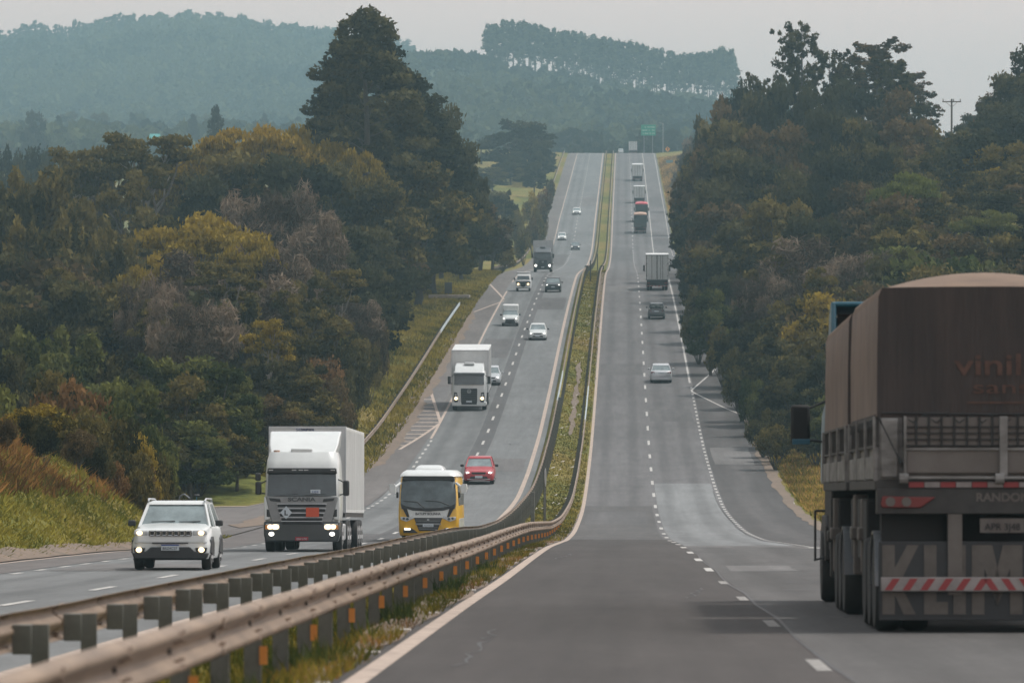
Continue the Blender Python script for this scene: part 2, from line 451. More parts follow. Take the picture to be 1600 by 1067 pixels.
M['signback'] = mat('sign_back_dark', (0.04, 0.045, 0.045), 0.6, var=0.2)
M['concrete'] = mat('weathered_concrete', (0.30, 0.25, 0.21), 0.9, var=0.3, scale=2)
M['wood'] = mat('pole_wood', (0.10, 0.085, 0.075), 0.85, var=0.3)
M['bark'] = mat('tree_bark', (0.085, 0.075, 0.06), 0.95, col2=(0.04, 0.036, 0.03), scale=2.0, stretch=(1, 1, 0.3))
M['barkpale'] = mat('pale_bark', (0.20, 0.18, 0.155), 0.95, col2=(0.10, 0.09, 0.08), scale=2.0, stretch=(1, 1, 0.3))
M['litter'] = mat('pale_litter', (0.42, 0.39, 0.36), 0.8)
M['bldg'] = mat('pale_far_wall', (0.6, 0.6, 0.6), 0.8, var=0.1)
M['bldgroof'] = mat('teal_roof', (0.04, 0.24, 0.22), 0.7, var=0.1)

# ------------------------------------------------------------------ ground, hills
def span(*segs):
    out = []
    for a, b, st in segs:
        n = max(1, int(round((b-a)/st)))
        out += [a + (b-a)*i/n for i in range(n)]
    out.append(segs[-1][1]); return out
def grid_mesh(name, xs, ys, fz, m, kind='structure'):
    V = np.array([(x, y, fz(x, y)) for y in ys for x in xs], np.float32)
    nx, ny = len(xs), len(ys)
    i = np.arange(nx-1); j = np.arange(ny-1)
    a = (j[:, None]*nx + i[None, :]).ravel()
    Q = np.stack([a, a+1, a+1+nx, a+nx], 1)
    o = np_mesh(name, V, Q, m)
    o.data.polygons.foreach_set('use_smooth', [True]*len(o.data.polygons))
    return tag(o, kind=kind) if kind else o
gx = span((-1600,-400,120),(-400,-80,20),(-80,-30,4),(-30,-18,1.2),(-18,-15,0.5),(-15,-6,2.25),(-6,-2,0.4),(-2,9,2.2),(9,15,0.6),(15,40,2.5),(40,120,10),(120,400,28),(400,1500,110))
gy = span((-60,30,10),(30,340,3),(340,760,5),(760,1800,12),(1800,3000,60),(3000,7000,200))
grid_mesh('ground', gx, gy, lambda x, y: G(x, y) - (0.10 if (-15.6 < x < -5.5 or -2.4 < x < 9.4) else 0.02), M['ground'])

def pl(tab, x):
    if x <= tab[0][0]: return tab[0][1]
    for (a, b), (c, d) in zip(tab, tab[1:]):
        if x <= c: return b + (d-b)*(x-a)/(c-a)
    return tab[-1][1]
RIDGE_A = [(-300,120),(0,92),(60,84),(100,94),(150,72),(230,62),(300,58),(360,64),(430,76),(530,86),(620,108),(760,140),(900,170),(1100,215)]
RIDGE_B = [(480,215),(560,150),(600,128),(640,108),(700,100),(750,110),(800,110),(900,127),(1000,149),(1100,164),(1150,169),(1250,190),(1400,212),(1600,225)]
M['hillfar'] = mat('wooded_hillside', (0.045, 0.07, 0.035), 0.95, col2=(0.03, 0.045, 0.025), scale=0.02)
def hill(name, ridge, x0, x1, d0, d1, d2, ybase, n=60):
    def hz(u, v):
        # u photo column, v distance
        yr = pl(ridge, u); zr = (HY-yr)*d1/F; z0 = (HY-ybase)*d0/F
        if v <= d1:
            t = (v-d0)/(d1-d0); t2 = t*t*(3-2*t)*0.55 + t*0.45
            return z0 + (zr-z0)*t2 + nz((u-VX)*v/F, v, 160, 7)*math.sin(math.pi*t)
        t = (v-d1)/(d2-d1)
        return zr - (zr-z0*0.9)*t*t
    us = [x0 + (x1-x0)*i/n for i in range(n+1)]
    vs = [d0 + (d1-d0)*i/24 for i in range(25)] + [d1 + (d2-d1)*(i+1)/6 for i in range(6)]
    V = np.array([((u-VX)*v/F, v, hz(u, v)) for v in vs for u in us], np.float32)
    nx, ny = len(us), len(vs)
    a = (np.arange(ny-1)[:, None]*nx + np.arange(nx-1)[None, :]).ravel()
    o = np_mesh(name, V, np.stack([a, a+1, a+1+nx, a+nx], 1), M['hillfar'])
    o.data.polygons.foreach_set('use_smooth', [True]*len(o.data.polygons))
    tag(o, kind='structure')
    return hz
hzA = hill('hill', RIDGE_A, -260, 1150, 2900, 4200, 5000, 240)
hzB = hill('hill', RIDGE_B, 480, 1700, 2150, 2850, 3200, 252)

# ------------------------------------------------------------------ roads
ROADY = span((-40,30,10),(30,340,3),(340,760,4),(760,1660,8))
def strip(name, x0f, x1f, y0, y1, lift, prof, m, parent=None, step=None, skirt=False):
    ys = [y0] + [y for y in ROADY if y0+0.3 < y < y1-0.3] + [y1]
    V = []; Q = []
    for k, y in enumerate(ys):
        a = x0f(y) if callable(x0f) else x0f; b = x1f(y) if callable(x1f) else x1f
        z = prof(y) + lift
        V += [(a, y, z), (b, y, z)]
        if k: Q.append((2*k-2, 2*k-1, 2*k+1, 2*k))
    o = np_mesh(name, np.array(V), np.array(Q), m, parent=parent)
    return o
def dashes(name, x, y0, y1, length, period, w, lift, prof, m, parent):
    V = []; Q = []; y = y0
    while y < y1:
        n = max(1, int(math.ceil(length/2.0)))
        for k in range(n):
            a, b = y + length*k/n, y + length*(k+1)/n
            i = len(V); za, zb = prof(a)+lift, prof(b)+lift
            V += [(x-w/2, a, za), (x+w/2, a, za), (x+w/2, b, zb), (x-w/2, b, zb)]; Q.append((i, i+1, i+2, i+3))
        y += period
    return np_mesh(name, np.array(V), np.array(Q), m, parent=parent)
def obliq(name, p, q, w, lift, prof, m, parent, n=12):
    V = []; Q = []
    for k in range(n+1):
        t = k/n; x = p[0]+(q[0]-p[0])*t; y = p[1]+(q[1]-p[1])*t
        V += [(x-w/2, y, prof(y)+lift), (x+w/2, y, prof(y)+lift)]
        if k: Q.append((2*k-2, 2*k-1, 2*k+1, 2*k))
    return np_mesh(name, np.array(V), np.array(Q), m, parent=parent)

rr = tag(strip('road', -2.55, 9.35, -40, 1660, 0.0, ZR, M['road_r']), kind='structure')
rl = tag(strip('road', -15.9, -5.35, -40, 1660, 0.0, ZL, M['road_l']), kind='structure')
P = 0.004
# patches on the carriageways
strip('asphalt_patch', -2.5, 1.9, -40, 213, P, ZR, M['road_dark'], rr)
strip('asphalt_patch', 1.9, 9.3, -40, 168, P, ZR, M['road_mid'], rr)
strip('asphalt_patch', 1.9, 5.35, 168, 330, P, ZR, M['road_pale'], rr)
strip('asphalt_patch', -2.5, 1.6, 213, 300, P, ZR, M['road_mid'], rr)
strip('asphalt_patch', 5.7, 9.3, 168, 690, P, ZR, M['shoulder_dk'], rr)
strip('asphalt_patch', 5.4, 9.3, 690, 745, P, ZR, M['road_mid'], rr)
strip('asphalt_patch', -15.85, -13.4, -40, 1600, P, ZL, M['shoulder'], rl)
strip('asphalt_patch', -10.05, -8.95, 180, 700, P, ZL, M['track_dark'], rl)
# repairs, sealed cracks and seams in the asphalt
M['seal'] = mat('bitumen_seal', (0.035, 0.034, 0.035), 0.6, var=0.3)
M['repair'] = asphalt('repair_patch', (0.092, 0.090, 0.091), (), .5, 1, .3)
M['repair2'] = asphalt('pale_repair_patch', (0.128, 0.124, 0.123), (), .5, 1, .3)
def repair(x0, x1, y0, y1, prof, m, parent, nm='repair_patch'):
    n = max(2, int((y1-y0)/2.0)); V = []; Q = []
    for k in range(n+1):
        y = y0+(y1-y0)*k/n; V += [(x0+.04*math.sin(y*3), y, prof(y)+.0065), (x1+.04*math.sin(y*2.3), y, prof(y)+.0065)]
        if k: Q.append((2*k-2, 2*k-1, 2*k+1, 2*k))
    return np_mesh(nm, np.array(V), np.array(Q), m, parent=parent)
for (x0, x1, y0, y1, m) in ((2.6, 4.3, 88, 89.0, 'repair'), (2.9, 4.2, 96, 97.2, 'repair'), (1.9, 5.3, 160, 166, 'repair2'), (2.2, 3.6, 110, 118, 'repair2'), (-1.9, 1.2, 262, 290, 'repair'), (2.0, 5.2, 400, 414, 'repair'), (-2.0, 1.6, 455, 470, 'repair'), (2.0, 5.2, 540, 575, 'repair'), (-2.0, 1.6, 610, 628, 'repair2'), (6.0, 8.6, 352, 372, 'repair2'), (6.2, 8.9, 560, 600, 'repair'), (-2, 1.6, 905, 1000, 'repair'), (5.8, 8.6, 1010, 1040, 'repair'), (5.8, 8.6, 1180, 1230, 'repair'), (2, 5.3, 640, 700, 'repair2')):
    repair(x0, x1, y0, y1, ZR, M[m], rr)
for (x0, x1, y0, y1, m) in ((-12.9, -9.8, 210, 222, 'repair'), (-9.1, -6.2, 330, 345, 'repair2'), (-12.8, -10.2, 470, 500, 'repair'), (-9.2, -6.2, 560, 590, 'repair'), (-15.6, -13.6, 400, 430, 'repair2'), (-12.8, -9.8, 860, 960, 'repair'), (-9.2, -6.2, 1180, 1230, 'repair2'), (-12.9, -9.8, 120, 131, 'repair2')):
    repair(x0, x1, y0, y1, ZL, M[m], rl)
def crack(x0, y0, dx, dy, w, prof, parent, seed):
    q = random.Random(seed); n = 14; V = []; Q = []; x, y = x0, y0
    for k in range(n+1):
        x = x0 + dx*k/n + q.uniform(-.08, .08); y = y0 + dy*k/n
        ww = w*(.4+.8*q.random())
        a, b = ((x-ww, y), (x+ww, y)) if abs(dy) > abs(dx) else ((x, y-ww*2), (x, y+ww*2))
        V += [(a[0], a[1], prof(a[1])+.0078), (b[0], b[1], prof(b[1])+.0078)]
        if k: Q.append((2*k-2, 2*k-1, 2*k+1, 2*k))
    return np_mesh('sealed_crack', np.array(V), np.array(Q), M['seal'], parent=parent)
for i in range(26):
    y = 42 + i*i*.9 + i*6
    if i % 3 == 0: crack(rnd.uniform(2.0, 3.5), y, rnd.uniform(1.2, 3.2), rnd.uniform(-.4, .4), .03+.0003*y, ZR, rr, i)
    elif i % 3 == 1: crack(rnd.uniform(-2.0, 5.0), y, rnd.uniform(-.5, .5), rnd.uniform(8, 22), .022, ZR, rr, i)
    else: crack(rnd.uniform(-12.5, -7), y+60, rnd.uniform(-2.5, 2.5), rnd.uniform(-.5, .8), .03+.0003*y, ZL, rl, i)
crack(1.93, 40, -.02, 125, .022, ZR, rr, 77); crack(5.38, 170, .0, 150, .03, ZR, rr, 78); crack(-13.38, 50, .0, 300, .03, ZL, rl, 79)
# painted markings
L2 = 0.009
strip('edge_line', -2.33, -2.13, 30, 1640, L2, ZR, M['paint_d'], rr)
strip('edge_line', -5.95, -5.70, 30, 1640, L2, ZL, M['paint_d'], rl)
strip('edge_line', 5.42, 5.58, 445, 1640, L2, ZR, M['paint'], rr)
dashes('edge_dashes', 5.55, 158, 440, 1.6, 4.0, 0.16, L2, ZR, M['paint'], rr)
obliq('edge_line', (5.55, 158), (9.2, 146), 0.9, L2, ZR, M['paint'], rr, 6)
strip('edge_line', 8.75, 8.87, 760, 1640, L2, ZR, M['paint'], rr)
M['paint_f'] = mat('faded_road_paint', (0.30, 0.285, 0.27), 0.8, col2=(0.13, 0.125, 0.12), scale=7)
dashes('lane_dashes', 1.78, 47.5, 100, 3.2, 15.6, 0.14, L2, ZR, M['paint_f'], rr)
dashes('lane_dashes', 1.78, 109.9, 1640, 4.6, 15.6, 0.16, L2, ZR, M['paint'], rr)
dashes('lane_dashes', -9.5, 40, 1640, 4.2, 14.0, 0.16, L2, ZL, M['paint'], rl)
strip('edge_line', -13.3, -13.12, 369, 610, L2, ZL, M['paint_d'], rl)
strip('edge_line', -13.3, -13.15, 640, 1640, L2, ZL, M['paint_d'], rl)
dashes('edge_dashes', -13.1, 100, 366, 2.0, 5.0, 0.16, L2, ZL, M['paint'], rl)
strip('edge_line', -15.3, -15.15, 60, 205, L2, ZL, M['paint_d'], rl)
def pr(x, y, prof):      # photo point on the road surface
    return solve(x, y, prof)
for a, b in (((688, 659), (670, 601)), ((686, 662), (624, 702)), ((788, 468), (759, 438)), ((788, 470), (734, 490)), ((759, 438), (783, 427))):
    p, q = pr(*a, ZL), pr(*b, ZL)
    obliq('painted_chevron', p, q, 0.22, L2, ZL, M['paint_d'], rl)
for k in range(16):      # hatch bars in the painted wedge
    y = 606 + k*6.0
    xr = 670 + (688-670)*(y-601)/58.0 if y < 659 else 688 - (y-660)*1.48
    xl = 668 - (y-601)*0.5
    if xr - xl < 3: continue
    p, q = pr(xl, y, ZL), pr(xr, y, ZL)
    bm_ = MB(); z = ZL(p[1]) + L2
    bm_.add([(p[0], p[1]-.35, ZL(p[1]-.35)+L2), (q[0], p[1]-.35, ZL(p[1]-.35)+L2), (q[0], p[1]+.35, ZL(p[1]+.35)+L2), (p[0], p[1]+.35, ZL(p[1]+.35)+L2)], [(0, 1, 2, 3)])
    bm_.build('hatch_bar', M['paint_d'], rl)
for a, b in (((1080, 610), (1119, 576)), ((1081, 612), (1134, 638)), ((1134, 638), (1166, 651)), ((1166, 651), (1180, 680)), ((1180, 680), (1187, 698)), ((1236, 779), (1243, 793)), ((1264, 812), (1283, 826))):
    p, q = pr(*a, ZR), pr(*b, ZR)
    obliq('painted_chevron', p, q, 0.16, L2, ZR, M['paint'], rr)
# side road joining on the left, behind the white car
sr = [(-15.9, 196), (-15.9, 330), (-17.2, 300), (-19.5, 279), (-30, 277), (-70, 283), (-70, 268), (-30, 258), (-19.3, 244), (-17.2, 228)]
V = []; Q = []; xs_ = [-15.85, -16.6, -17.4, -18.4, -19.6, -22, -26, -32, -42, -55, -70]; nr = 12
for i, x in enumerate(xs_):
    ya = pl([(-70, 268), (-30, 258), (-19.6, 244), (-17.4, 228), (-15.85, 200)], x); yb = pl([(-70, 282), (-30, 277), (-19.6, 279), (-17.4, 300), (-15.85, 322)], x)
    for k in range(nr+1):
        y = ya + (yb-ya)*k/nr; V.append((x, y, max(G(x, y), ZL(y) if x > -16 else -99) + 0.035))
        if i and k: q = i*(nr+1)+k; Q.append((q, q-1, q-nr-2, q-nr-1))
side = np_mesh('side_road', np.array(V), np.array(Q), M['shoulder'])
tag(side, kind='structure')
eb = MB()
pts = [(-16.0, 322), (-17.2, 299), (-19.5, 277.8), (-30, 276), (-69, 281)]
for (a, b), (c, d) in zip(pts, pts[1:]):
    eb.add([(a, b, G(a, b)+.06), (c, d, G(c, d)+.06), (c, d+0.8, G(c, d+.8)+.06), (a, b+0.8, G(a, b+.8)+.06)], [(0, 1, 2, 3)])
eb.build('edge_line', M['paint_d'], side)
def blob_sheet(name, pts, m, lift=0.02, prof=None):
    V = [(x, y, (prof(y) if prof else G(x, y)) + lift) for x, y in pts]
    return tag(MB().add(V, [tuple(range(len(V)))]).build(name, m), kind='structure')
def soil_strip(x0, x1, y0, y1, amp, prof=None, seed=0, st=3.0, lift=0.012):
    n = int((y1-y0)/st); V = []; Q = []
    for k in range(n+1):
        y = y0 + (y1-y0)*k/n
        e = sm(0, 0.06, k/n)*sm(0, 0.06, 1-k/n)
        a = x0 + amp*mnoise.noise(Vector((seed+1.3, y/6, 0)))
        b = x1 + amp*mnoise.noise(Vector((seed+7.7, y/4, 0)))
        c = (a+b)/2; a = c+(a-c)*e; b = c+(b-c)*e
        V += [(a, y, (prof(y) if prof else G(a, y))+lift), (b, y, (prof(y) if prof else G(b, y))+lift)]
        if k: Q.append((2*k-2, 2*k-1, 2*k+1, 2*k))
    return tag(np_mesh('soil_strip', np.array(V), np.array(Q), M['soil']), kind='structure')
soil_strip(-16.15, -15.45, 60, 212, 0.25, None, 3, lift=0.03)
soil_strip(-16.5, -15.0, 330, 560, 0.6, ZL, 5, lift=0.014)
soil_strip(-17.5, -15.9, 540, 640, 0.5, ZL, 8, lift=0.016)
soil_strip(-17.3, -16.0, 232, 330, 0.5, None, 2, lift=0.06)
soil_strip(-2.9, -2.38, 30, 730, 0.18, ZR, 9, lift=0.016)
soil_strip(-3.95, -3.6, 380, 470, 0.3, None, 12, lift=0.05)
soil_strip(9.1, 9.75, 190, 700, 0.3, ZR, 15, lift=0.02)
bpy.context.view_layer.update()

# ------------------------------------------------------------------ guardrails
BEAM = [(0.0,.44),(.03,.447),(.082,.475),(.082,.515),(.0,.575),(.0,.615),(.082,.675),(.082,.715),(.03,.743),(.0,.75)]
def guardrail(label, xf, y0, y1, prof, face, post_side, spacing, refl=0, new=None, cap=False, lift=0.0, indiv=100, step=2.5, group='guardrails along the carriageways', mb=None):
    t = empty('guardrail', (xf(y0), y0, prof(y0)), label=label, cat='guardrail', group=group)
    ox, oy, oz = t.location
    def beam(ya, yb, m, nm):
        ys = [ya + (yb-ya)*i/max(2, int((yb-ya)/step)) for i in range(max(2, int((yb-ya)/step))+1)]
        V = []; Q = []; n = len(BEAM)
        for k, y in enumerate(ys):
            e = 0.015*mnoise.noise(Vector((y/5, face*3, 1)))
            for dx, z in BEAM: V.append((xf(y) + face*dx + e - ox, y - oy, prof(y) + z + lift + e - oz))
            for dx, z in reversed(BEAM): V.append((xf(y) + face*(dx-0.006) + e - ox, y - oy, prof(y) + z + lift + e - 0.004 - oz))
            N = 2*n
            if k:
                for i in range(N):
                    j = (i+1) % N
                    Q.append(((k-1)*N+i, (k-1)*N+j, k*N+j, k*N+i))
        o = np_mesh(nm, np.array(V), np.array(Q), m, parent=t)
        return o
    segs = [(y0, y1, M['rail'])]
    if new: segs = [(y0, new[0], M['rail']), (new[0], new[1], M['railnew']), (new[1], y1, M['rail'])]
    for a, b, m in segs: beam(a, b, m, 'beam')
    if cap:
        MB().box(-0.22, 0.22, y1-y0, y1-y0+0.5, prof(y1)-prof(y0)+.30, prof(y1)-prof(y0)+.86).build('end_terminal', M['dirt'], t, bev=0.05)
    pm = MB(); s = post_side
    # C-section post, with its spacer block towards the beam
    pm.box(s*.22-.07, s*.22+.07, -.012, .0, -0.3, .66).box(s*.22-.07, s*.22-.058, .0, .06, -0.3, .66).box(s*.22+.058, s*.22+.07, .0, .06, -0.3, .66)
    sp = MB().box(min(0, s*.16), max(0, s*.16), -.05, .05, .42, .66)
    base = pm.build('post', M['post'], None); sb = sp.build('spacer_block', M['post'], base, bev=0.008)
    bolt = MB(); bolt.tube((face*.0, 0, .595), (face*.02, 0, .595), .018); bo = bolt.build('bolt', M['chassis'], base)
    spl = MB(); nb = len(BEAM)
    for ya in (-.19, .19): pass
    spl.loft([[(face*(dx+.002), ya, z_+(.001 if z_ > .6 else -.001)) for dx, z_ in BEAM] + [(face*(dx-.002), ya, z_) for dx, z_ in reversed(BEAM)] for ya in (-.16, .16)])
    for zb_ in (.475, .54, .65, .715):
        for yb_ in (-.11, .11): spl.tube((face*.05, yb_, zb_), (face*.090, yb_, zb_), .009, n=6)
    so_ = spl.build('splice', M['rail2'], base)
    rf = MB().box(.0, .065, -.035, -.02, .17, .32).build('reflector', M['orange_refl'], None)
    n = int((y1-y0)/spacing)
    rest = MB(); made = 0
    for i in range(n+1):
        y = y0 + i*spacing
        loc = (xf(y)-ox, y-oy, prof(y)+lift-oz)
        if made < indiv:
            if made == 0: o = base; setparent(o, t)
            else: o = copy_tree(base, t)
            o.location = loc; o.rotation_euler = (0, 0, R(rnd.uniform(-4, 4))); made += 1
            if refl and i % refl == 1:
                r = rf.copy(); COL.objects.link(r); setparent(r, t); r.location = (loc[0]+s*.22+.06, loc[1], loc[2])
        else:
            x, yy, z = loc
            rest.box(x+s*.22-.07, x+s*.22+.07, yy-.03, yy+.03, z-.3, z+.66)
    rm(rf)
    if not made:
        for q in (bo, so_, sb, base): rm(q)
    if rest.v:
        ro = rest.build('post_row', M['post'], t); ro['kind'] = 'stuff'
    return t
guardrail('nearer dusty guardrail beside our lane, with orange reflectors, running down into the dip', lambda y: -2.83, 19, 722, ZR, 1, -1, 3.6, refl=2, new=(392, 430), cap=True)
guardrail('median guardrail on the oncoming side, nearer stretch, posts and spacers facing us', lambda y: -4.92, 15.65, 716, ZL, -1, 1, 3.95, new=(402, 440), cap=True)
guardrail('median guardrail on the far climb, along the oncoming lanes up to the crest', lambda y: -4.95, 732, 1640, ZL, -1, 1, 4.0, indiv=0, step=8)
guardrail('median guardrail on the far climb, along our lanes up to the crest', lambda y: -2.9, 732, 1640, ZR, 1, -1, 4.0, indiv=0, step=8)
def xr1(y): return -17.05 - (0.5*sm(345, 300, y) if y < 345 else 0)
guardrail('guardrail on the far left verge below the woods, behind the container trucks', lambda y: -17.05, 322, 560, ZL, 1, -1, 4.0, new=(500, 559), lift=0.05)
guardrail('guardrail on the left shoulder of the far climb, curving away at its lower end', lambda y: -17.0, 706, 1560, ZL, 1, -1, 4.0, indiv=12, step=6, lift=0.05)

# ------------------------------------------------------------------ vehicle parts
def wheel(parent, x, y, r, w=0.22, rim=None):
    a, b = (x-w/2, x+w/2)
    t = MB().wheelx(a, b, y, r, r).build('wheel', M['tyre'], parent, smooth=True, ang=50)
    o = 1 if x > 0 else -1
    q = MB(); xo = x + o*w/2
    q.wheelx(min(xo-o*.03, xo+o*.012), max(xo-o*.03, xo+o*.012), y, r, r*0.62)
    for k in range(5):
        a = 2*math.pi*k/5
        q.tube((xo+o*.014, y, r), (xo+o*.014, y+math.cos(a)*r*.5, r+math.sin(a)*r*.5), 0.03, n=5)
    q.build('rim', rim or M['rim'], t, smooth=True, ang=40)
    return t

def place_vehicle(root, prof, x, y, d=None, away=False, wb=(0.9, 3.5), L=4.3, sc=1.0, dx=0.0):
    """stand the vehicle on its road: x, y = photo point below the middle of the end that faces us"""
    if d is None: X, d = solve(x, y, prof)
    else: X = (x-VX)*d/F
    X += dx
    if not away:
        f, r = d + wb[0]*sc, d + wb[1]*sc
    else:
        r, f = d + (L-wb[1])*sc, d + (L-wb[0])*sc
    zf, zr_ = prof(f)+P*2, prof(r)+P*2
    if not away:
        a = math.atan2(zr_-zf, r-f); root.rotation_euler = (a, 0, 0)
        root.location = (X, d, zf - math.tan(a)*(f-d))
    else:
        a = math.atan2(zf-zr_, f-r); root.rotation_euler = (-a, 0, math.pi)
        root.location = (X, d + L*sc, zf + math.tan(a)*(d + L*sc - f))
    root.scale = (sc, sc, sc)
    return root

def bodyring(y, zb, zt, wb_, wm, wt, zm=None):
    zm = zm if zm is not None else zb + (zt-zb)*0.5
    return [(-wb_, y, zb), (-wm*.985, y, zb+(zm-zb)*.35), (-wm, y, zm), (-wt, y, zt-(zt-zm)*.22), (-wt*.86, y, zt-0.01), (-wt*.4, y, zt+.012),
            (wt*.4, y, zt+.012), (wt*.86, y, zt-0.01), (wt, y, zt-(zt-zm)*.22), (wm, y, zm), (wm*.985, y, zb+(zm-zb)*.35), (wb_, y, zb)]

CARS = {
 # L, W, H, hood z front, hood z rear, ys of windscreen base, roof front, roof rear, rear glass base, belt z, rear deck z
 'suv':   dict(L=4.4, W=1.84, H=1.62, hf=.94, hr=1.08, a=1.12, b=1.85, c=3.75, e=4.25, belt=1.05, deck=1.05, r=.35, wh=(.85, 3.5), zb=.26),
 'hatch': dict(L=3.9, W=1.66, H=1.44, hf=.74, hr=.93, a=1.02, b=1.72, c=3.25, e=3.78, belt=.93, deck=.95, r=.30, wh=(.75, 3.2), zb=.2),
 'sedan': dict(L=4.55, W=1.78, H=1.47, hf=.74, hr=.93, a=1.15, b=1.95, c=3.35, e=3.95, belt=.95, deck=1.02, r=.32, wh=(.85, 3.5), zb=.22),
 'pickup':dict(L=4.7, W=1.75, H=1.60, hf=.90, hr=1.05, a=1.20, b=1.85, c=2.75, e=2.95, belt=1.05, deck=1.02, r=.34, wh=(.85, 3.7), zb=.3),
}
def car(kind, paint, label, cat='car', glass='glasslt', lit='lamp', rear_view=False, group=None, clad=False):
    p = CARS[kind]; L, Wd, H = p['L'], p['W']/2, p['H']
    t = empty('parked_car' if False else {'suv': 'suv_car', 'hatch': 'hatchback_car', 'sedan': 'sedan_car', 'pickup': 'pickup_truck'}[kind], label=label, cat=cat, group=group)
    zb = p['zb']; m = M[paint]
    b = MB()
    b.loft([bodyring(0.0, zb+.10, p['hf']-.16, Wd*.72, Wd*.80, Wd*.74),
            bodyring(0.06, zb+.02, p['hf']-.06, Wd*.84, Wd*.93, Wd*.84),
            bodyring(0.22, zb, p['hf'], Wd*.90, Wd*.985, Wd*.88),
            bodyring(0.6, zb, p['hf']+.05, Wd*.93, Wd, Wd*.90),
            bodyring(p['a'], zb, p['hr'], Wd*.94, Wd, Wd*.93),
            bodyring(p['b'], zb, p['belt'], Wd*.94, Wd, Wd*.94),
            bodyring(p['c'], zb, p['belt']+.02, Wd*.94, Wd, Wd*.94),
            bodyring(p['e'], zb, p['deck'], Wd*.93, Wd*.99, Wd*.92),
            bodyring(L-.12, zb+.03, p['deck']-.02, Wd*.90, Wd*.96, Wd*.87),
            bodyring(L, zb+.12, p['deck']-.12, Wd*.78, Wd*.86, Wd*.76)])
    body = b.build('body', m, t, smooth=True, ang=48)
    # cabin: glasshouse then roof and pillars
    zt = H; bl = p['belt']-.01; wr = Wd*.72; wbt = Wd*.90
    def gr(y, z, w): return (y, z, w)
    g = MB()
    g.loft([[(-wbt, p['a']+.02, bl-.05), (-wbt, p['e'], bl-.03), (wbt, p['e'], bl-.03), (wbt, p['a']+.02, bl-.05)],
            [(-wr, p['b'], zt-.05), (-wr, p['c'], zt-.06), (wr, p['c'], zt-.06), (wr, p['b'], zt-.05)]])
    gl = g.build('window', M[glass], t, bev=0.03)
    rf = MB()
    rf.loft([[(-wr-.01, p['b']-.10, zt-.095), (-wr-.01, p['c']+.08, zt-.10), (wr+.01, p['c']+.08, zt-.10), (wr+.01, p['b']-.10, zt-.095)],
             [(-wr-.005, p['b']-.05, zt-.04), (-wr-.005, p['c']+.03, zt-.05), (wr+.005, p['c']+.03, zt-.05), (wr+.005, p['b']-.05, zt-.04)],
             [(-wr*.85, p['b']+.1, zt), (-wr*.85, p['c']-.1, zt-.01), (wr*.85, p['c']-.1, zt-.01), (wr*.85, p['b']+.1, zt)]])
    rf.build('roof', m, t, smooth=True, ang=60)
    pl_ = MB()
    for s in (-1, 1):
        for (ya, yb) in ((p['a'], p['b']-.03), (p['e']+.02, p['c']+.03)):
            pl_.tube((s*(wbt+.005), ya+.02, bl-.06), (s*(wr+.005), yb, zt-.07), .042, .036, n=6)
        pl_.tube((s*(wbt+.0), (p['b']+p['c'])/2, bl-.04), (s*(wr+.0), (p['b']+p['c'])/2, zt-.06), .035, n=6)
    pl_.build('pillars', m, t, smooth=True)
    for s in (-1, 1):
        mr = MB(); mr.box(s*(Wd+.11)-.09, s*(Wd+.11)+.09, p['a']+.28, p['a']+.40, bl-.02, bl+.12)
        mr.build('side_mirror', M['black'] if paint != 'silver' else m, t, bev=0.03)
        for y in p['wh']: wheel(t, s*(Wd-.13), y, p['r'], .21, M['rim'])
    if not rear_view:
        hz_ = p['hf']-.13
        for s in (-1, 1):
            h = MB(); h.loft([[(s*Wd*.52, -.012+.03, hz_-.045), (s*Wd*.90, .12, hz_-.03), (s*Wd*.93, .15, hz_+.075), (s*Wd*.55, .05, hz_+.075)][::1 if s < 0 else -1],
                              [(s*Wd*.52, .2, hz_-.045), (s*Wd*.90, .3, hz_-.03), (s*Wd*.90, .3, hz_+.06), (s*Wd*.55, .2, hz_+.06)][::1 if s < 0 else -1]])
            ho = h.build('headlight', M['lens'], t, bev=0.012)
            MB().disc(s*Wd*.72, .03, hz_+.02, .085, .062, .04).build('bulb', M[lit], ho)
        MB().slab([(-Wd*.48, hz_+.06), (Wd*.48, hz_+.06), (Wd*.42, hz_-.06), (-Wd*.42, hz_-.06)], -.008, .12).build('grille', M['black'], t, bev=.012)
        MB().slab([(-Wd*.62, zb+.10), (Wd*.62, zb+.10), (Wd*.52, zb+.24), (-Wd*.52, zb+.24)], -.012, .12).build('lower_grille', M['black'], t, bev=.015)
        MB().box(-.2, .2, -.022, .0, hz_-.26, hz_-.13).build('number_plate', M['plate'], t)
    else:
        zl_ = p['deck']-.16
        for s in (-1, 1):
            h = MB(); h.loft([[(s*Wd*.60, L-.03, zl_-.09), (s*Wd*.91, L-.12, zl_-.07), (s*Wd*.90, L-.12, zl_+.09), (s*Wd*.62, L-.02, zl_+.08)][::-1 if s < 0 else 1],
                              [(s*Wd*.60, L+.012, zl_-.07), (s*Wd*.86, L-.04, zl_-.06), (s*Wd*.86, L-.04, zl_+.075), (s*Wd*.62, L+.012, zl_+.06)][::-1 if s < 0 else 1]])
            h.build('tail_light', M['tail'], t, bev=.01)
        MB().box(-.22, .22, L-.005, L+.02, zl_-.07, zl_+.04).build('number_plate', M['plate'], t)
        MB().slab([(-Wd*.80, zb+.05), (Wd*.80, zb+.05), (Wd*.83, zb+.22), (-Wd*.83, zb+.22)], L-.10, L+.03).build('bumper', M['black'] if kind == 'pickup' else m, t, bev=.03)
    if clad:
        c = MB(); c.slab([(-Wd*.9, zb-.02), (Wd*.9, zb-.02), (Wd*.95, zb+.14), (Wd*.5, zb+.16), (-Wd*.5, zb+.16), (-Wd*.95, zb+.14)], .0, .3)
        c.build('cladding', M['black'], t, bev=.02)
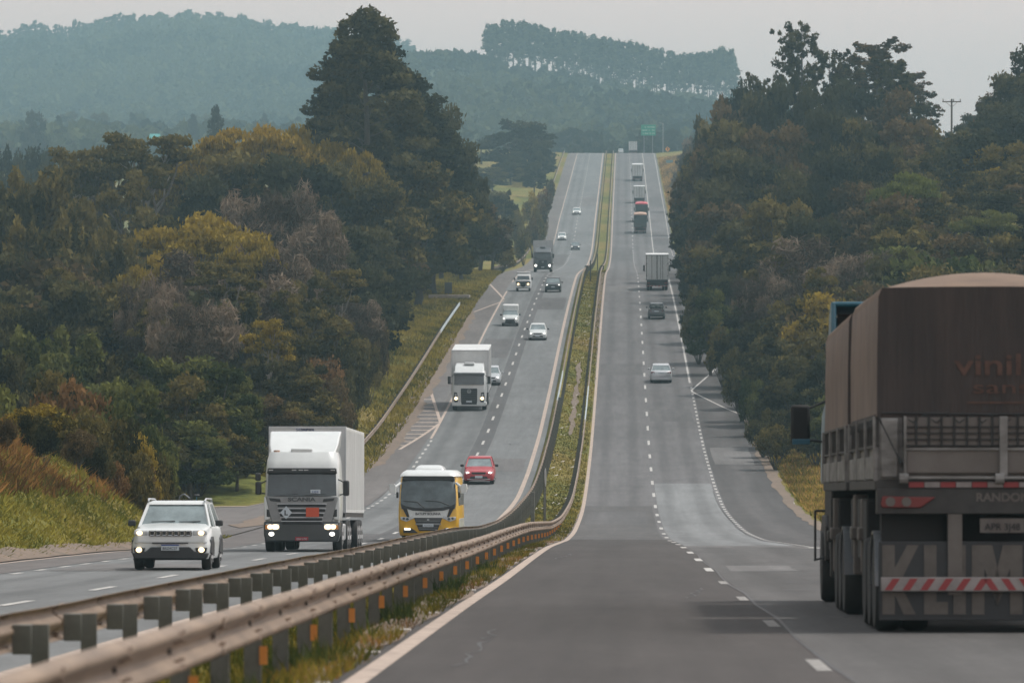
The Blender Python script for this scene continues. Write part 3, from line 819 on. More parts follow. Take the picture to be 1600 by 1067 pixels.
    MB().box(-Wd*.78, Wd*.78, .5, L-.5, zb-.03, zb+.06).build('underbody', M['chassis'], t)
    return t, p

def jeep():
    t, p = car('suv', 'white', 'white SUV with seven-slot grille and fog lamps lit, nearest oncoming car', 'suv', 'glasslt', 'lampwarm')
    for o in list(KIDS[t.name]):
        if o.name.split('.')[0] in ('grille', 'lower_grille', 'number_plate', 'headlight'):
            for q in KIDS.get(o.name, []): rm(q)
            KIDS[t.name].remove(o); rm(o)
    Wd = .92
    # upright nose
    n = MB(); n.loft([[(-.88, .10, .60), (.88, .10, .60), (.84, .18, .98), (-.84, .18, .98)], [(-.80, -.03, .62), (.80, -.03, .62), (.78, .0, .93), (-.78, .0, .93)]])
    n.build('nose', M['white'], t, bev=.05, seg=3)
    g = MB().box(-.50, .50, -.052, .06, .795, .925).build('grille', M['black'], t, bev=.02)
    ch = MB()
    for k in range(7):
        x = -.42 + k*.14
        r = [(x-.048, .812), (x+.048, .812), (x+.052, .908), (x-.052, .908)]
        for (a, b), (c, d) in zip(r, r[1:]+r[:1]): ch.tube((a, -.056, b), (c, -.056, d), .010, n=5)
    ch.build('grille_rings', M['chrome'], g)
    for s in (-1, 1):
        h = MB().slab([(s*.53, .80), (s*.86, .83), (s*.84, .93), (s*.53, .925)][::s], -.02, .12).build('headlight', M['lens'], t, bev=.02)
        MB().disc(s*.72, -.035, .868, .07, .05, .03).build('bulb', M['lampwarm'], h)
        f = MB().slab([(s*.58, .52), (s*.62, .40), (s*.84, .42), (s*.86, .53)][::s], -.03, .1).build('fog_lamp', M['black'], t, bev=.02)
        MB().disc(s*.73, -.045, .475, .07, .06, .03).build('bulb', M['lampwarm'], f)
        rl_ = MB().path([(s*.66, 1.75, 1.60), (s*.68, 2.0, 1.66), (s*.68, 3.6, 1.65), (s*.66, 3.85, 1.58)], .022)
        rl_.build('roof_rail', M['silver'], t, smooth=True)
        MB().side([(1.25, .32), (1.32, .62), (.95, .78), (.45, .70), (.30, .4)], s*.91-.03, s*.91+.03).build('wheel_arch', M['black'], t, bev=.01)
        MB().side([(3.9, .32), (3.97, .62), (3.6, .80), (3.1, .72), (2.95, .4)], s*.91-.03, s*.91+.03).build('wheel_arch', M['black'], t, bev=.01)
    MB().slab([(-.84, .26), (.84, .26), (.90, .40), (.56, .44), (.46, .54), (-.46, .54), (-.56, .44), (-.90, .40)], -.04, .25).build('bumper_cladding', M['black'], t, bev=.03)
    MB().box(-.42, .42, -.05, .0, .62, .645).build('air_slot', M['black'], t)
    pt = MB().box(-.21, .21, -.07, -.045, .46, .60).build('number_plate', M['plate'], t, bev=.005)
    MB().box(-.21, .21, -.073, -.068, .572, .60).build('blue_strip', M['bluestrip'], pt)
    text_mesh('BRZ4C27', .085, M['darkletter'], pt, (0, -.076, .482), (R(90), 0, 0), 'plate_lettering', width=.34)
    MB().tube((.05, 1.86, 1.50), (.05, 1.80, 1.40), .05, .08).build('inner_mirror', M['chassis'], t)
    w = MB(); w.path([(-.55, 1.22, 1.12), (.0, 1.30, 1.14)], .012).path([(.1, 1.24, 1.12), (.6, 1.30, 1.13)], .012); w.build('wiper', M['black'], t)
    return t
j = jeep()
place_vehicle(j, ZL, 266, 891, wb=(.85, 3.5), L=4.4, sc=.96)
j.location.x += 0.0
# bicycle carried upright on the tail of the white SUV
bc = empty('bicycle', label='bicycle on the rear rack of the white SUV, only bars and saddle above its roof', cat='bicycle')
MB().path([(-.25, 0, 1.40), (-.22, 0, 1.86), (-.10, 0, 1.93), (.08, 0, 1.80)], .022).build('handlebar', M['greypaint'], bc)
MB().box(.18, .36, -.07, .07, 1.86, 1.92).build('saddle', M['black'], bc, bev=.03)
MB().path([(-.22, 0, 1.7), (.27, 0, 1.72), (.1, 0, 1.25), (-.2, 0, 1.6)], .022).path([(.27, 0, 1.88), (.27, 0, 1.72), (.5, 0, 1.0)], .018).path([(-.22, 0, 1.7), (-.5, 0, 1.0)], .018).build('frame', M['bluecab'], bc)
for s in (-.5, .5):
    wv = MB(); n = 20
    for k in range(n):
        a, b = 2*math.pi*k/n, 2*math.pi*(k+1)/n
        wv.tube((s+.30*math.cos(a), 0, 1.0+.30*math.sin(a)), (s+.30*math.cos(b), 0, 1.0+.30*math.sin(b)), .02, n=5)
    wv.build('wheel', M['tyre'], bc)
bc.rotation_euler = j.rotation_euler; bc.scale = (.8, .8, .8); bc.location = j.location + Vector((0.02, 4.42, .16 + 4.42*math.tan(j.rotation_euler[0])))

def add_car(kind, paint, x, y, label, cat='car', prof=None, away=False, sc=1.0, d=None, **kw):
    t, p = car(kind, paint, label, cat, rear_view=away, **kw)
    place_vehicle(t, prof or (ZR if away else ZL), x, y, d=d, away=away, wb=p['wh'], L=p['L'], sc=sc)
    return t
rc = add_car('hatch', 'red', 748, 757, 'red hatchback with both headlights on, behind the yellow bus', sc=1.08)
MB().path([(-.62, -.03, .30), (-.3, -.04, .26), (.3, -.04, .26), (.62, -.03, .30)], .018).build('lower_trim', M['silver'], rc)
add_car('hatch', 'silver', 766, 584, 'silver hatchback half hidden behind the white container truck', sc=1.0, d=432)
add_car('hatch', 'white', 840, 532, 'silver-white hatchback in the oncoming inner lane, lights on', sc=1.02)
add_car('suv', 'dkpaint', 864, 457, 'dark blue SUV with pale windscreen coming over the middle crest', 'suv')
add_car('hatch', 'greypaint', 899, 391, 'grey-green car coming down the far climb, rightmost of three', glass='glasslt')
add_car('hatch', 'white', 878, 376, 'white car in the outer oncoming lane of the far climb', glass='glasslt')
add_car('sedan', 'white', 901, 336, 'farthest white car coming down the far climb', glass='glasslt')
sd = add_car('sedan', 'silver', 1033, 599, 'silver sedan driving away in our right lane, red tail lamps', away=True, sc=1.02)
add_car('hatch', 'white', 970, 237.5, 'white car driving away just below the far crest, left lane', away=True, d=1592, sc=1.0)
# dark pickup driving away, load of dark sacks in its bed
pk, pp = car('pickup', 'greypaint', 'dark grey pickup driving away below the grey box truck', 'pickup', rear_view=True, glass='glass')
MB().box(-.80, .80, 4.55, 4.68, .62, 1.08).build('tailgate', M['greypaint'], pk, bev=.03)
MB().box(-.80, .80, 4.66, 4.695, 1.045, 1.085).build('tailgate_cap', M['chrome'], pk)
for x in (-.78, .70): MB().box(x, x+.08, 3.0, 4.6, .95, 1.09).build('bed_side', M['greypaint'], pk)
rk = MB().path([(-.62, 3.05, 1.0), (-.55, 3.05, 1.42), (.55, 3.05, 1.42), (.62, 3.05, 1.0)], .035); rk.build('roll_bar', M['black'], pk, smooth=True)
place_vehicle(pk, ZR, 1026, 499.5, away=True, wb=pp['wh'], L=pp['L'], sc=1.0)
for (dx, dy, s) in ((-.35, 3.6, .30), (.1, 3.5, .36), (.45, 3.8, .27)):
    v = []
    q = MB(); n = 10
    rings = [[(s*math.sin(math.pi*k/6)*math.cos(2*math.pi*i/n)*1.1, s*math.sin(math.pi*k/6)*math.sin(2*math.pi*i/n), s*(1-math.cos(math.pi*k/6))*(.9+.1*math.sin(i*3))) for i in range(n)] for k in range(1, 6)]
    q.loft(rings); so = q.build('sack', M['tarpdk'], None, smooth=True)
    mw = pk.matrix_basis @ Vector((-dx, dy, .86))
    so.location = mw
    tag(so, 'dark sack heaped in the bed of the dark grey pickup', 'sack', 'sacks in the pickup bed')

# small white van with a tall load box behind the cab
vt = empty('delivery_van', label='small white van with tall roof box and headlights on, outer oncoming lane', cat='van')
b = MB(); Wd = .82
b.loft([bodyring(0, .32, .62, .66, .72, .66), bodyring(.07, .24, .80, .76, .80, .74), bodyring(.5, .22, .93, .78, Wd, .76), bodyring(1.0, .22, 1.05, .79, Wd, .78), bodyring(1.6, .22, 1.1, .8, Wd, .8), bodyring(4.0, .25, 1.1, .8, Wd, .8), bodyring(4.1, .35, 1.0, .75, .78, .75)])
b.build('body', M['white'], vt, smooth=True, ang=48)
g = MB(); g.loft([[(-.74, 1.0, 1.02), (-.74, 2.0, 1.05), (.74, 2.0, 1.05), (.74, 1.0, 1.02)], [(-.62, 1.55, 1.50), (-.62, 2.0, 1.50), (.62, 2.0, 1.50), (.62, 1.55, 1.50)]]); g.build('window', M['glasslt'], vt, bev=.02)
MB().box(-.78, .78, 1.75, 4.0, 1.0, 2.0).build('load_box', M['white'], vt, bev=.10, seg=3)
MB().box(-.66, .66, 1.5, 2.0, 1.49, 1.56).build('cab_roof', M['white'], vt, bev=.03)
for s in (-1, 1):
    h = MB().slab([(s*.45, .66), (s*.76, .70), (s*.74, .86), (s*.48, .80)][::s], -.0, .2).build('headlight', M['lens'], vt, bev=.02)
    MB().disc(s*.6, -.02, .75, .085, .065, .04).build('bulb', M['lamp'], h)
    MB().box(s*.92-.09, s*.92+.09, 1.2, 1.3, 1.0, 1.16).build('side_mirror', M['black'], vt, bev=.03)
    for y in (.75, 3.4): wheel(vt, s*.70, y, .30, .2)
MB().slab([(-.52, .34), (.52, .34), (.42, .68), (-.42, .68)], -.03, .1).build('grille', M['black'], vt, bev=.02)
MB().slab([(-.78, .2), (.78, .2), (.78, .36), (-.78, .36)], -.02, .2).build('bumper', M['black'], vt, bev=.03)
place_vehicle(vt, ZL, 797, 510, wb=(.75, 3.4), L=4.1, sc=1.0)

# old white forward-control van with spare wheel on its nose
kv = empty('old_van', label='old white flat-nosed van with dark spare wheel on its front, beside the middle crest', cat='van')
b = MB(); b.loft([bodyring(0, .42, 1.22, .76, .80, .77, .8), bodyring(.10, .36, 1.32, .82, .86, .82, .8), bodyring(.5, .34, 1.35, .84, .87, .83, .8), bodyring(4.2, .34, 1.35, .84, .87, .83, .8)]); b.build('body', M['offwhite'], kv, smooth=True, ang=45)
b = MB(); b.loft([[(-.82, .08, 1.28), (-.82, 4.2, 1.3), (.82, 4.2, 1.3), (.82, .08, 1.28)], [(-.72, .38, 1.80), (-.74, 4.1, 1.84), (.74, 4.1, 1.84), (.72, .38, 1.80)], [(-.6, .6, 1.95), (-.6, 3.9, 1.97), (.6, 3.9, 1.97), (.6, .6, 1.95)]]); b.build('roof', M['offwhite'], kv, bev=.04)
MB().add([(-.70, .075, 1.31), (.70, .075, 1.31), (.64, .335, 1.74), (-.64, .335, 1.74), (-.70, .14, 1.31), (.70, .14, 1.31), (.64, .40, 1.74), (-.64, .40, 1.74)], [(0,1,2,3), (7,6,5,4), (0,4,5,1), (1,5,6,2), (2,6,7,3), (3,7,4,0)]).build('windscreen', M['glassmid'], kv)
q = MB(); q.loft([[(.30*math.cos(-2*math.pi*i/20), yy, .80+.30*math.sin(-2*math.pi*i/20)) for i in range(20)] for yy in (-.16, .02)]); q.build('spare_wheel', M['tyre'], kv, bev=.04)
MB().slab([(-.82, .92), (.82, .92), (.82, 1.12), (-.82, 1.12)], -.012, .1).build('front_panel', M['black'], kv, bev=.01)
MB().box(-.76, .76, .7, 3.8, 2.02, 2.10).build('roof_rack', M['rim'], kv, bev=.02)
for s in (-1, 1):
    MB().disc(s*.56, -.03, .84, .11, .11, .08).build('headlight', M['lampwarm'], kv)
    MB().box(s*1.0-.08, s*1.0+.08, .35, .42, 1.28, 1.56).build('side_mirror', M['black'], kv, bev=.03)
    for y in (.7, 3.1): wheel(kv, s*.70, y, .32, .19)
MB().box(-.85, .85, -.10, .05, .42, .56).build('bumper', M['offwhite'], kv, bev=.03)
place_vehicle(kv, ZL, 817.5, 455.5, wb=(.7, 3.1), L=4.2, sc=1.0)

# ------------------------------------------------------------------ lorries facing us
def boxbody(t, y0, y1, z0, z1, w=2.6, m='offwhite', front_ribs=True):
    b = MB().box(-w/2, w/2, y0, y1, z0, z1).build('cargo_box', M[m], t, bev=.02)
    r = MB()
    for s in (-1, 1):
        n = int((y1-y0)/0.6)
        for k in range(1, n): r.box(s*w/2-.012, s*w/2+.012, y0+k*(y1-y0)/n-.02, y0+k*(y1-y0)/n+.02, z0+.12, z1-.1)
    r.build('side_ribs', M[m], b)
    e = MB().box(-w/2-.012, w/2+.012, y0-.012, y0+.06, z1-.07, z1+.012).box(-w/2-.012, -w/2+.05, y0-.014, y0+.06, z0, z1-.075).box(w/2-.05, w/2+.012, y0-.014, y0+.06, z0, z1-.075)
    e.build('corner_frame', M['silver'], b)
    MB().box(-w/2+.02, w/2-.02, y0+.05, y1-.05, z0-.14, z0-.005).build('load_frame', M['dirt'], t)
    return b
def cab_windscreen(t, w, z0, z1, y0, y1, glass='glass'):
    """curved screen between rows z0 (at y0) and z1 (at y1)"""
    R_ = []
    n = 10
    for z, y, ww in ((z0, y0, w), (z1, y1, w*.975)):
        R_.append([(ww*(i/n*2-1), y - .03 + .045*(i/n*2-1)**4, z) for i in range(n+1)] + [(ww*(1-i/n*2), y-.03+.045*(1-i/n*2)**4+.04, z) for i in range(n+1)])
    return MB().loft(R_).build('windscreen', M[glass], t, smooth=True, ang=40)
def mirror(t, s, x, y, z, h=.75, w=.22, extra=False):
    m = MB().box(s*x-w/2, s*x+w/2, y, y+.14, z-h/2, z+h/2).build('side_mirror', M['black'], t, bev=.05)
    a = MB().path([(s*(x-.1), y+.1, z+h/2-.05), (s*(x-.4), y+.15, z+h/2+.1)], .022).path([(s*(x-.1), y+.1, z-h/2+.05), (s*(x-.4), y+.15, z-h/2)], .022)
    a.build('mirror_arm', M['black'], m)
    if extra: MB().box(s*x-w/2, s*x+w/2-.02, y, y+.14, z+h/2+.03, z+h/2+.28).build('wide_mirror', M['black'], m, bev=.04)
def truck_wheels(t, ys, r=.5, w=2.4, dual=()):
    for y in ys:
        for s in (-1, 1):
            wheel(t, s*(w/2-.16), y, r, .30 if y not in dual else .30, M['rim'])
            if y in dual: wheel(t, s*(w/2-.50), y, r, .26, M['rim'])

def scania():
    t = empty('container_truck', label='white lorry with silver slotted grille, orange placard and white box trailer', cat='truck')
    # cab shell (front at y=0)
    c = MB()
    def ring(z, yf, w, rr=.22): return [(-w, 2.2, z), (-w, yf+rr, z), (-w+rr*.35, yf+rr*.3, z), (-w+rr*1.4, yf, z), (w-rr*1.4, yf, z), (w-rr*.35, yf+rr*.3, z), (w, yf+rr, z), (w, 2.2, z)]
    c.loft([ring(.95, .0, 1.17), ring(1.2, .0, 1.21), ring(1.8, .03, 1.21), ring(2.75, .16, 1.17), ring(2.95, .25, 1.15), ring(3.22, .45, 1.08)])
    c.build('cab', M['white'], t, smooth=True, ang=50)
    MB().slab([(-.98, .95), (.98, .95), (1.08, 1.35), (1.16, 1.79), (-1.16, 1.79), (-1.08, 1.35)], -.035, .2).build('front_panel', M['grille'], t, bev=.03)
    for k, (z, w) in enumerate(((1.66, .32), (1.48, .78), (1.33, .76), (1.18, .70), (1.04, .66), (.92, .64))):
        if k == 0:
            for s in (-1, 1): MB().slab([(s*.68, 1.60), (s*1.02, 1.64), (s*1.06, 1.73), (s*.70, 1.70)][::s], -.055, .0).build('air_slot', M['black'], t, bev=.01)
            continue
        s_ = MB().box(-w, w, -.048, .0, z-.045, z+.045).build('air_slot', M['black'], t, bev=.02)
        MB().box(-w-.03, w+.03, -.10, -.04, z+.047, z+.072).build('louvre', M['silver'], s_, bev=.008)
    text_mesh('SCANIA', .17, M['darkletter'], t, (0, -.045, 1.63), (R(90), 0, 0), width=.90, bold=.006)
    cab_windscreen(t, 1.12, 1.80, 2.55, -.02, .10)
    MB().slab([(-1.13, 2.52), (1.13, 2.52), (1.10, 2.70), (-1.10, 2.70)], -.04, .35).build('sun_visor', M['black'], t, bev=.03)
    vl = MB()
    for x in (-1.0, -.25, -.03, .14, 1.0): vl.box(x-.07, x+.07, -.05, -.035, 2.615, 2.645)
    vl.build('marker_lights', M['lens'], t)
    cardb = MB().box(.28, .60, -.035, -.015, 1.87, 2.0).build('windscreen_card', M['plate'], t)
    text_mesh('102', .09, M['bluestrip'], cardb, (.44, -.042, 1.90), (R(90), 0, 0), 'card_lettering', width=.2)
    # roof deflector
    d = MB(); d.loft([[(-1.05, .50, 3.18), (1.05, .50, 3.18), (1.08, 2.1, 3.18), (-1.08, 2.1, 3.18)], [(-1.12, .95, 3.45), (1.12, .95, 3.45), (1.13, 2.2, 3.45), (-1.13, 2.2, 3.45)], [(-1.14, 1.65, 3.78), (1.14, 1.65, 3.78), (1.16, 2.25, 3.80), (-1.16, 2.25, 3.80)], [(-1.16, 2.0, 3.90), (1.16, 2.0, 3.90), (1.17, 2.3, 3.92), (-1.17, 2.3, 3.92)]])
    d.build('roof_deflector', M['white'], t, bev=.05, seg=3)
    MB().box(-.38, .32, .45, .75, 3.14, 3.34).build('roof_unit', M['white'], t, bev=.04)
    MB().tube((-.85, .62, 3.1), (-.85, .62, 3.28), .12, .10).build('beacon', M['tarptan'], t)
    # bumper, lamps
    MB().slab([(-1.17, .32), (1.17, .32), (1.23, .55), (1.23, .98), (-1.23, .98), (-1.23, .55)], -.02, .5).build('bumper', M['dkpaint'], t, bev=.05)
    for s in (-1, 1):
        h = MB().slab([(s*.72, .70), (s*1.16, .70), (s*1.16, .90), (s*.72, .90)][::s], -.07, .0).build('headlight', M['lens'], t, bev=.02)
        MB().disc(s*.85, -.085, .80, .12, .085, .03).build('bulb', M['lampwarm'], h)
        MB().disc(s*1.02, -.085, .80, .09, .075, .03).build('bulb', M['lampwarm'], h)
        MB().box(s*1.13-.05, s*1.13+.05, -.078, -.03, .72, .86).build('indicator', M['amber'], h)
        MB().disc(s*.98, -.05, .57, .085, .065, .06).build('fog_lamp', M['lamp'], t)
        MB().slab([(s*.99, 1.12), (s*1.14, 1.12), (s*1.14, 1.38), (s*.99, 1.34)][::s], -.03, .05).build('air_slot', M['black'], t, bev=.02)
        MB().slab([(s*1.02, 1.05), (s*1.215, 1.0), (s*1.22, 1.78), (s*1.16, 1.72), (s*1.05, 1.35)][::s], -.02, .2).build('cheek', M['white'], t, bev=.03)
        mirror(t, s, 1.42, .15, 2.05, .50 if s > 0 else .42, .20, s < 0)
    pm = MB().box(-.21, .21, -.045, -.02, .36, .48).build('number_plate', M['platered'], t)
    text_mesh('QIW 5702', .08, M['plate'], pm, (0, -.05, .385), (R(90), 0, 0), 'plate_lettering', width=.34)
    dm = MB().slab([(-.50, 1.05), (-.31, 1.26), (-.50, 1.47), (-.69, 1.26)], -.115, -.10).build('diamond_placard', M['plate'], t)
    text_mesh('L', .22, M['darkletter'], dm, (-.50, -.12, 1.18), (R(90), 0, 0), 'placard_letter', bold=.01)
    MB().box(.14, .56, -.118, -.10, 1.12, 1.42).build('orange_placard', mat('orange_placard', (0.50, 0.075, 0.03), .6, var=.1), t)
    w = MB().path([(-.75, -.03, 1.82), (-.1, -.045, 1.86)], .012).path([(.1, -.045, 1.82), (.75, -.03, 1.86)], .012); w.build('wiper', M['black'], t)
    b = boxbody(t, 3.0, 15.6, 1.25, 4.08, 2.52)
    text_mesh('SCAPIN', .12, M['bluestrip'], b, (-.08, 2.97, 3.94), (R(90), 0, 0), 'box_lettering', width=.58)
    MB().box(-.21, .21, 2.965, 2.985, 3.98, 4.01).build('data_plate', M['darkletter'], b)
    MB().box(-.45, .45, .6, 15.2, .55, 1.05).build('chassis', M['chassis'], t)
    MB().box(.75, 1.22, 2.2, 3.9, .35, .9).box(-1.22, -.75, 2.2, 3.9, .35, .9).build('fuel_tank', M['silver'], t, bev=.06)
    truck_wheels(t, (1.35, 4.9, 6.2, 11.6, 12.85, 14.1), .51, 2.5)
    place_vehicle(t, ZL, 471.5, 862, wb=(1.35, 13), L=15.6, sc=.93)
    return t
sc_ = scania()

def vwtruck(label, x, y, white='white', darkc='black', lit='lampwarm', sc=1.0, L=9.5, boxm='offwhite', defl=True, wide=False, lights=.12, bump='white', zbox=4.15):
    t = empty('box_truck', label=label, cat='truck')
    c = MB()
    def ring(z, yf, w, rr=.16): return [(-w, 2.0, z), (-w, yf+rr, z), (-w+rr*.35, yf+rr*.3, z), (-w+rr*1.4, yf, z), (w-rr*1.4, yf, z), (w-rr*.35, yf+rr*.3, z), (w, yf+rr, z), (w, 2.0, z)]
    c.loft([ring(.62, .02, 1.17), ring(.95, .0, 1.20), ring(1.8, .02, 1.20), ring(2.6, .20, 1.13), ring(2.75, .32, 1.08)])
    c.build('cab', M[white], t, smooth=True, ang=50)
    cab_windscreen(t, 1.06, 1.84, 2.52, -.03, .10, 'glass')
    MB().slab([(-1.10, 2.50), (1.10, 2.50), (1.08, 2.68), (-1.08, 2.68)], -.02, .3).build('sun_visor', M['greypaint'], t, bev=.03)
    if defl:
        d = MB(); d.loft([[(-1.04, .35, 2.72), (1.04, .35, 2.72), (1.05, 1.9, 2.72), (-1.05, 1.9, 2.72)], [(-1.02, .75, 3.05), (1.02, .75, 3.05), (1.04, 1.95, 3.1), (-1.04, 1.95, 3.1)], [(-.96, 1.2, 3.22), (.96, 1.2, 3.22), (1.0, 1.95, 3.27), (-1.0, 1.95, 3.27)]])
        d.build('roof_deflector', M[white], t, bev=.06, seg=3)
        MB().box(-.36, .36, .9, 1.3, 3.18, 3.36).build('roof_unit', M[white], t, bev=.05)
    g = MB().slab([(-.56, .43), (.56, .43), (.58, 1.58), (-.58, 1.58)], -.06, .1).build('grille', M['black'], t, bev=.04)
    gm = MB()
    for k in range(6): gm.box(-.52, .52, -.075, -.05, .72+k*.13, .74+k*.13)
    gm.build('grille_bars', M['greypaint'], g)
    q = MB(); n = 16
    for k in range(n):
        a, b_ = 2*math.pi*k/n, 2*math.pi*(k+1)/n
        q.tube((.13*math.cos(a), -.085, 1.38+.13*math.sin(a)), (.13*math.cos(b_), -.085, 1.38+.13*math.sin(b_)), .014, n=5)
    q.path([(-.08, -.085, 1.46), (0, -.085, 1.36), (.08, -.085, 1.46)], .012).path([(-.11, -.085, 1.40), (-.05, -.085, 1.28), (0, -.085, 1.36), (.05, -.085, 1.28), (.11, -.085, 1.40)], .012)
    q.build('emblem', M['lens'], g)
    pt = MB().box(-.2, .2, -.09, -.065, .60, .72).build('number_plate', M['plate'], t)
    MB().slab([(-1.18, .34), (1.18, .34), (1.22, .50), (1.22, .62), (-1.22, .62), (-1.22, .50)], -.05, .4).build('bumper', M[bump], t, bev=.04)
    for s in (-1, 1):
        h = MB().slab([(s*.78, .62), (s*1.02, .58), (s*1.10, .95), (s*1.04, 1.32), (s*.84, 1.28)][::s], -.05, .05).build('headlight', M['black'], t, bev=.03)
        MB().disc(s*.92, -.07, .88, lights, lights, .04).build('bulb', M[lit], h)
        MB().disc(s*.94, -.065, 1.12, .08, .08, .03).build('upper_lens', M['lens'], h)
        mirror(t, s, 1.40, .2, 2.15, .55, .22)
        MB().side([(.7, 1.0), (1.3, 1.25), (1.9, 1.0), (1.9, .6), (.7, .6)], s*1.18-.03, s*1.18+.03).build('step_panel', M[darkc], t, bev=.02)
    boxbody(t, 2.2, L, 1.15, zbox, 2.6, boxm)
    MB().box(-.45, .45, .6, L-.4, .5, .95).build('chassis', M['chassis'], t)
    truck_wheels(t, (1.3, L-3.6, L-2.3), .50, 2.4)
    place_vehicle(t, ZL, x, y, wb=(1.3, L-3), L=L, sc=sc)
    return t
vw1 = vwtruck('white box truck with black rectangular grille and lit round headlamps, below the hatched wedge', 733, 642, sc=1.06, L=10.5)
vw2 = vwtruck('grey-fronted box truck with bright headlights at the middle crest', 848, 425.5, white='greypaint', lit='lamp', sc=1.0, L=9.5, lights=.15, bump='dkpaint', zbox=4.2, boxm='silver')

# ------------------------------------------------------------------ yellow bus
def bus():
    t = empty('yellow_minibus', label='yellow and white minibus with big dark windscreen and pale ear mirrors', cat='bus')
    w = 1.16
    def ring(z, yf, ww, rr=.2): return [(-ww, 8.0, z), (-ww, yf+rr, z), (-ww+rr*.3, yf+rr*.3, z), (-ww+rr*1.6, yf, z), (ww-rr*1.6, yf, z), (ww-rr*.3, yf+rr*.3, z), (ww, yf+rr, z), (ww, 8.0, z)]
    c = MB(); c.loft([ring(.24, .12, 1.12), ring(.40, .0, w), ring(.95, .0, 1.18), ring(1.45, .08, 1.17), ring(2.45, .42, 1.11), ring(2.66, .55, 1.05)])
    c.build('body', M['yellow'], t, smooth=True, ang=50)
    r = MB(); r.loft([ring(2.57, .33, 1.13), ring(2.66, .40, 1.10), ring(2.74, .56, 1.03), ring(2.82, .85, .90)]); r.build('roof', M['white'], t, smooth=True, ang=60)
    # side panels and windows
    for s in (-1, 1):
        wp = MB().box(s*1.155-.02, s*1.155+.02, .95, 7.8, 1.40, 2.20).build('side_window', M['glassmid'], t, bev=.02)
        MB().box(s*1.165-.02, s*1.165+.02, 1.6, 7.9, .32, .88).build('side_stripe', M['white'], t, bev=.01)
        hb = MB(); hb.tube((s*1.10, .35, 2.30), (s*1.30, .0, 2.15), .05).tube((s*1.30, .0, 2.15), (s*1.38, -.08, 2.12), .05)
        hh = hb.build('mirror_arm', M['white'], t, smooth=True)
        e = MB(); xx = s*1.40
        e.loft([[(xx+s*dx*ww, y_, z_) for dx, z_ in ((-.12, 1.90), (.10, 1.92), (.16, 2.10), (.13, 2.27), (-.06, 2.28), (-.15, 2.15))] for y_, ww in ((-.16, .8), (-.08, 1.0), (.06, 1.0), (.10, .8))])
        e.build('mirror_shell', M['white'], hh, smooth=True, ang=60)
        MB().box(s*1.22-.05, s*1.22+.04, .2, .28, 1.72, 1.95).build('lower_mirror', M['black'], t, bev=.02)
        h = MB().slab([(s*.55, .92), (s*.86, .78), (s*1.08, .86), (s*1.10, .98), (s*.80, .96), (s*.6, 1.02)][::s], -.035, .1).build('headlight', M['lens'], t, bev=.02)
        MB().disc(s*.82, -.05, .89, .06, .05, .03).build('bulb', M['glassmid'], h); MB().disc(s*.96, -.045, .91, .05, .045, .03).build('bulb', M['glassmid'], h)
        f = MB().slab([(s*.40, .34), (s*.98, .34), (s*.98, .50), (s*.72, .55), (s*.55, .46)][::s], -.02, .1).build('fog_recess', M['black'], t, bev=.02)
        MB().slab([(s*.70, .46), (s*.94, .46), (s*.94, .53), (s*.70, .52)][::s], -.045, -.02).build('daylight_lamp', M['lamp'], f, bev=.01)
        for y in (1.7, 5.8): wheel(t, s*.98, y, .38, .24)
    ws = MB(); n = 12
    R_ = []
    for z, y0, ww in ((1.28, -.02, 1.05), (1.45, .0, 1.09), (1.9, .14, 1.09), (2.45, .34, 1.04), (2.50, .37, .98)):
        R_.append([(ww*(i/n*2-1), y0 + .05*abs(i/n*2-1)**5, z) for i in range(n+1)] + [(ww*(1-i/n*2), y0+.05*abs(1-i/n*2)**5+.06, z) for i in range(n+1)])
    ws.loft(R_); ws.build('windscreen', M['glassmid'], t, smooth=True, ang=60)
    MB().slab([(-1.05, 2.40), (1.05, 2.40), (1.0, 2.585), (-1.0, 2.585)], .30, .6).build('destination_band', M['black'], t, bev=.03)
    MB().slab([(-1.08, 1.50), (-1.02, 1.34), (-.6, 1.22), (0, 1.19), (.6, 1.22), (1.02, 1.34), (1.08, 1.50), (.9, 1.40), (.5, 1.33), (0, 1.31), (-.5, 1.33), (-.9, 1.40)], -.05, .12).build('cowl', M['black'], t)
    MB().slab([(-.84, 1.31), (.84, 1.31), (.72, .93), (-.72, .93)], -.03, .1).build('hood', M['white'], t, bev=.015)
    for s in (-1, 1):
        MB().slab([(s*.85, 1.31), (s*1.06, 1.40), (s*.84, .97), (s*.735, .93)][::s], -.032, .1).build('hood_stripe', M['black'], t)
    text_mesh('BATUPP BOLINHA', .13, M['darkletter'], t, (0, -.035, 1.05), (R(90), 0, 0), width=1.0, bold=.004)
    g = MB().slab([(-.56, .93), (.56, .93), (.36, .42), (-.36, .42)], -.04, .1).build('grille', M['black'], t, bev=.02)
    gb = MB()
    for z, ww in ((.86, .50), (.80, .48), (.55, .38), (.49, .36)): gb.box(-ww, ww, -.052, -.04, z-.008, z+.008)
    gb.box(-.50, .50, -.055, -.03, .66, .72); gb.build('grille_bars', M['grille'], g)
    MB().disc(0, -.06, .86, .05, .03, .02).build('emblem', M['lens'], g)
    pt = MB().box(-.21, .21, -.07, -.05, .58, .70).build('number_plate', M['plate'], t)
    text_mesh('AXV7G31', .08, M['darkletter'], pt, (0, -.075, .605), (R(90), 0, 0), 'plate_lettering', width=.34)
    a = MB(); a.loft([ring2 for ring2 in [[(-ww, y0, z), (ww, y0, z), (ww, y1, z), (-ww, y1, z)] for z, ww, y0, y1 in ((2.72, .60, 1.2, 4.2), (2.92, .55, 1.35, 4.0), (3.02, .40, 1.7, 3.7))]])
    a.build('air_conditioner', M['white'], t, bev=.07, seg=3)
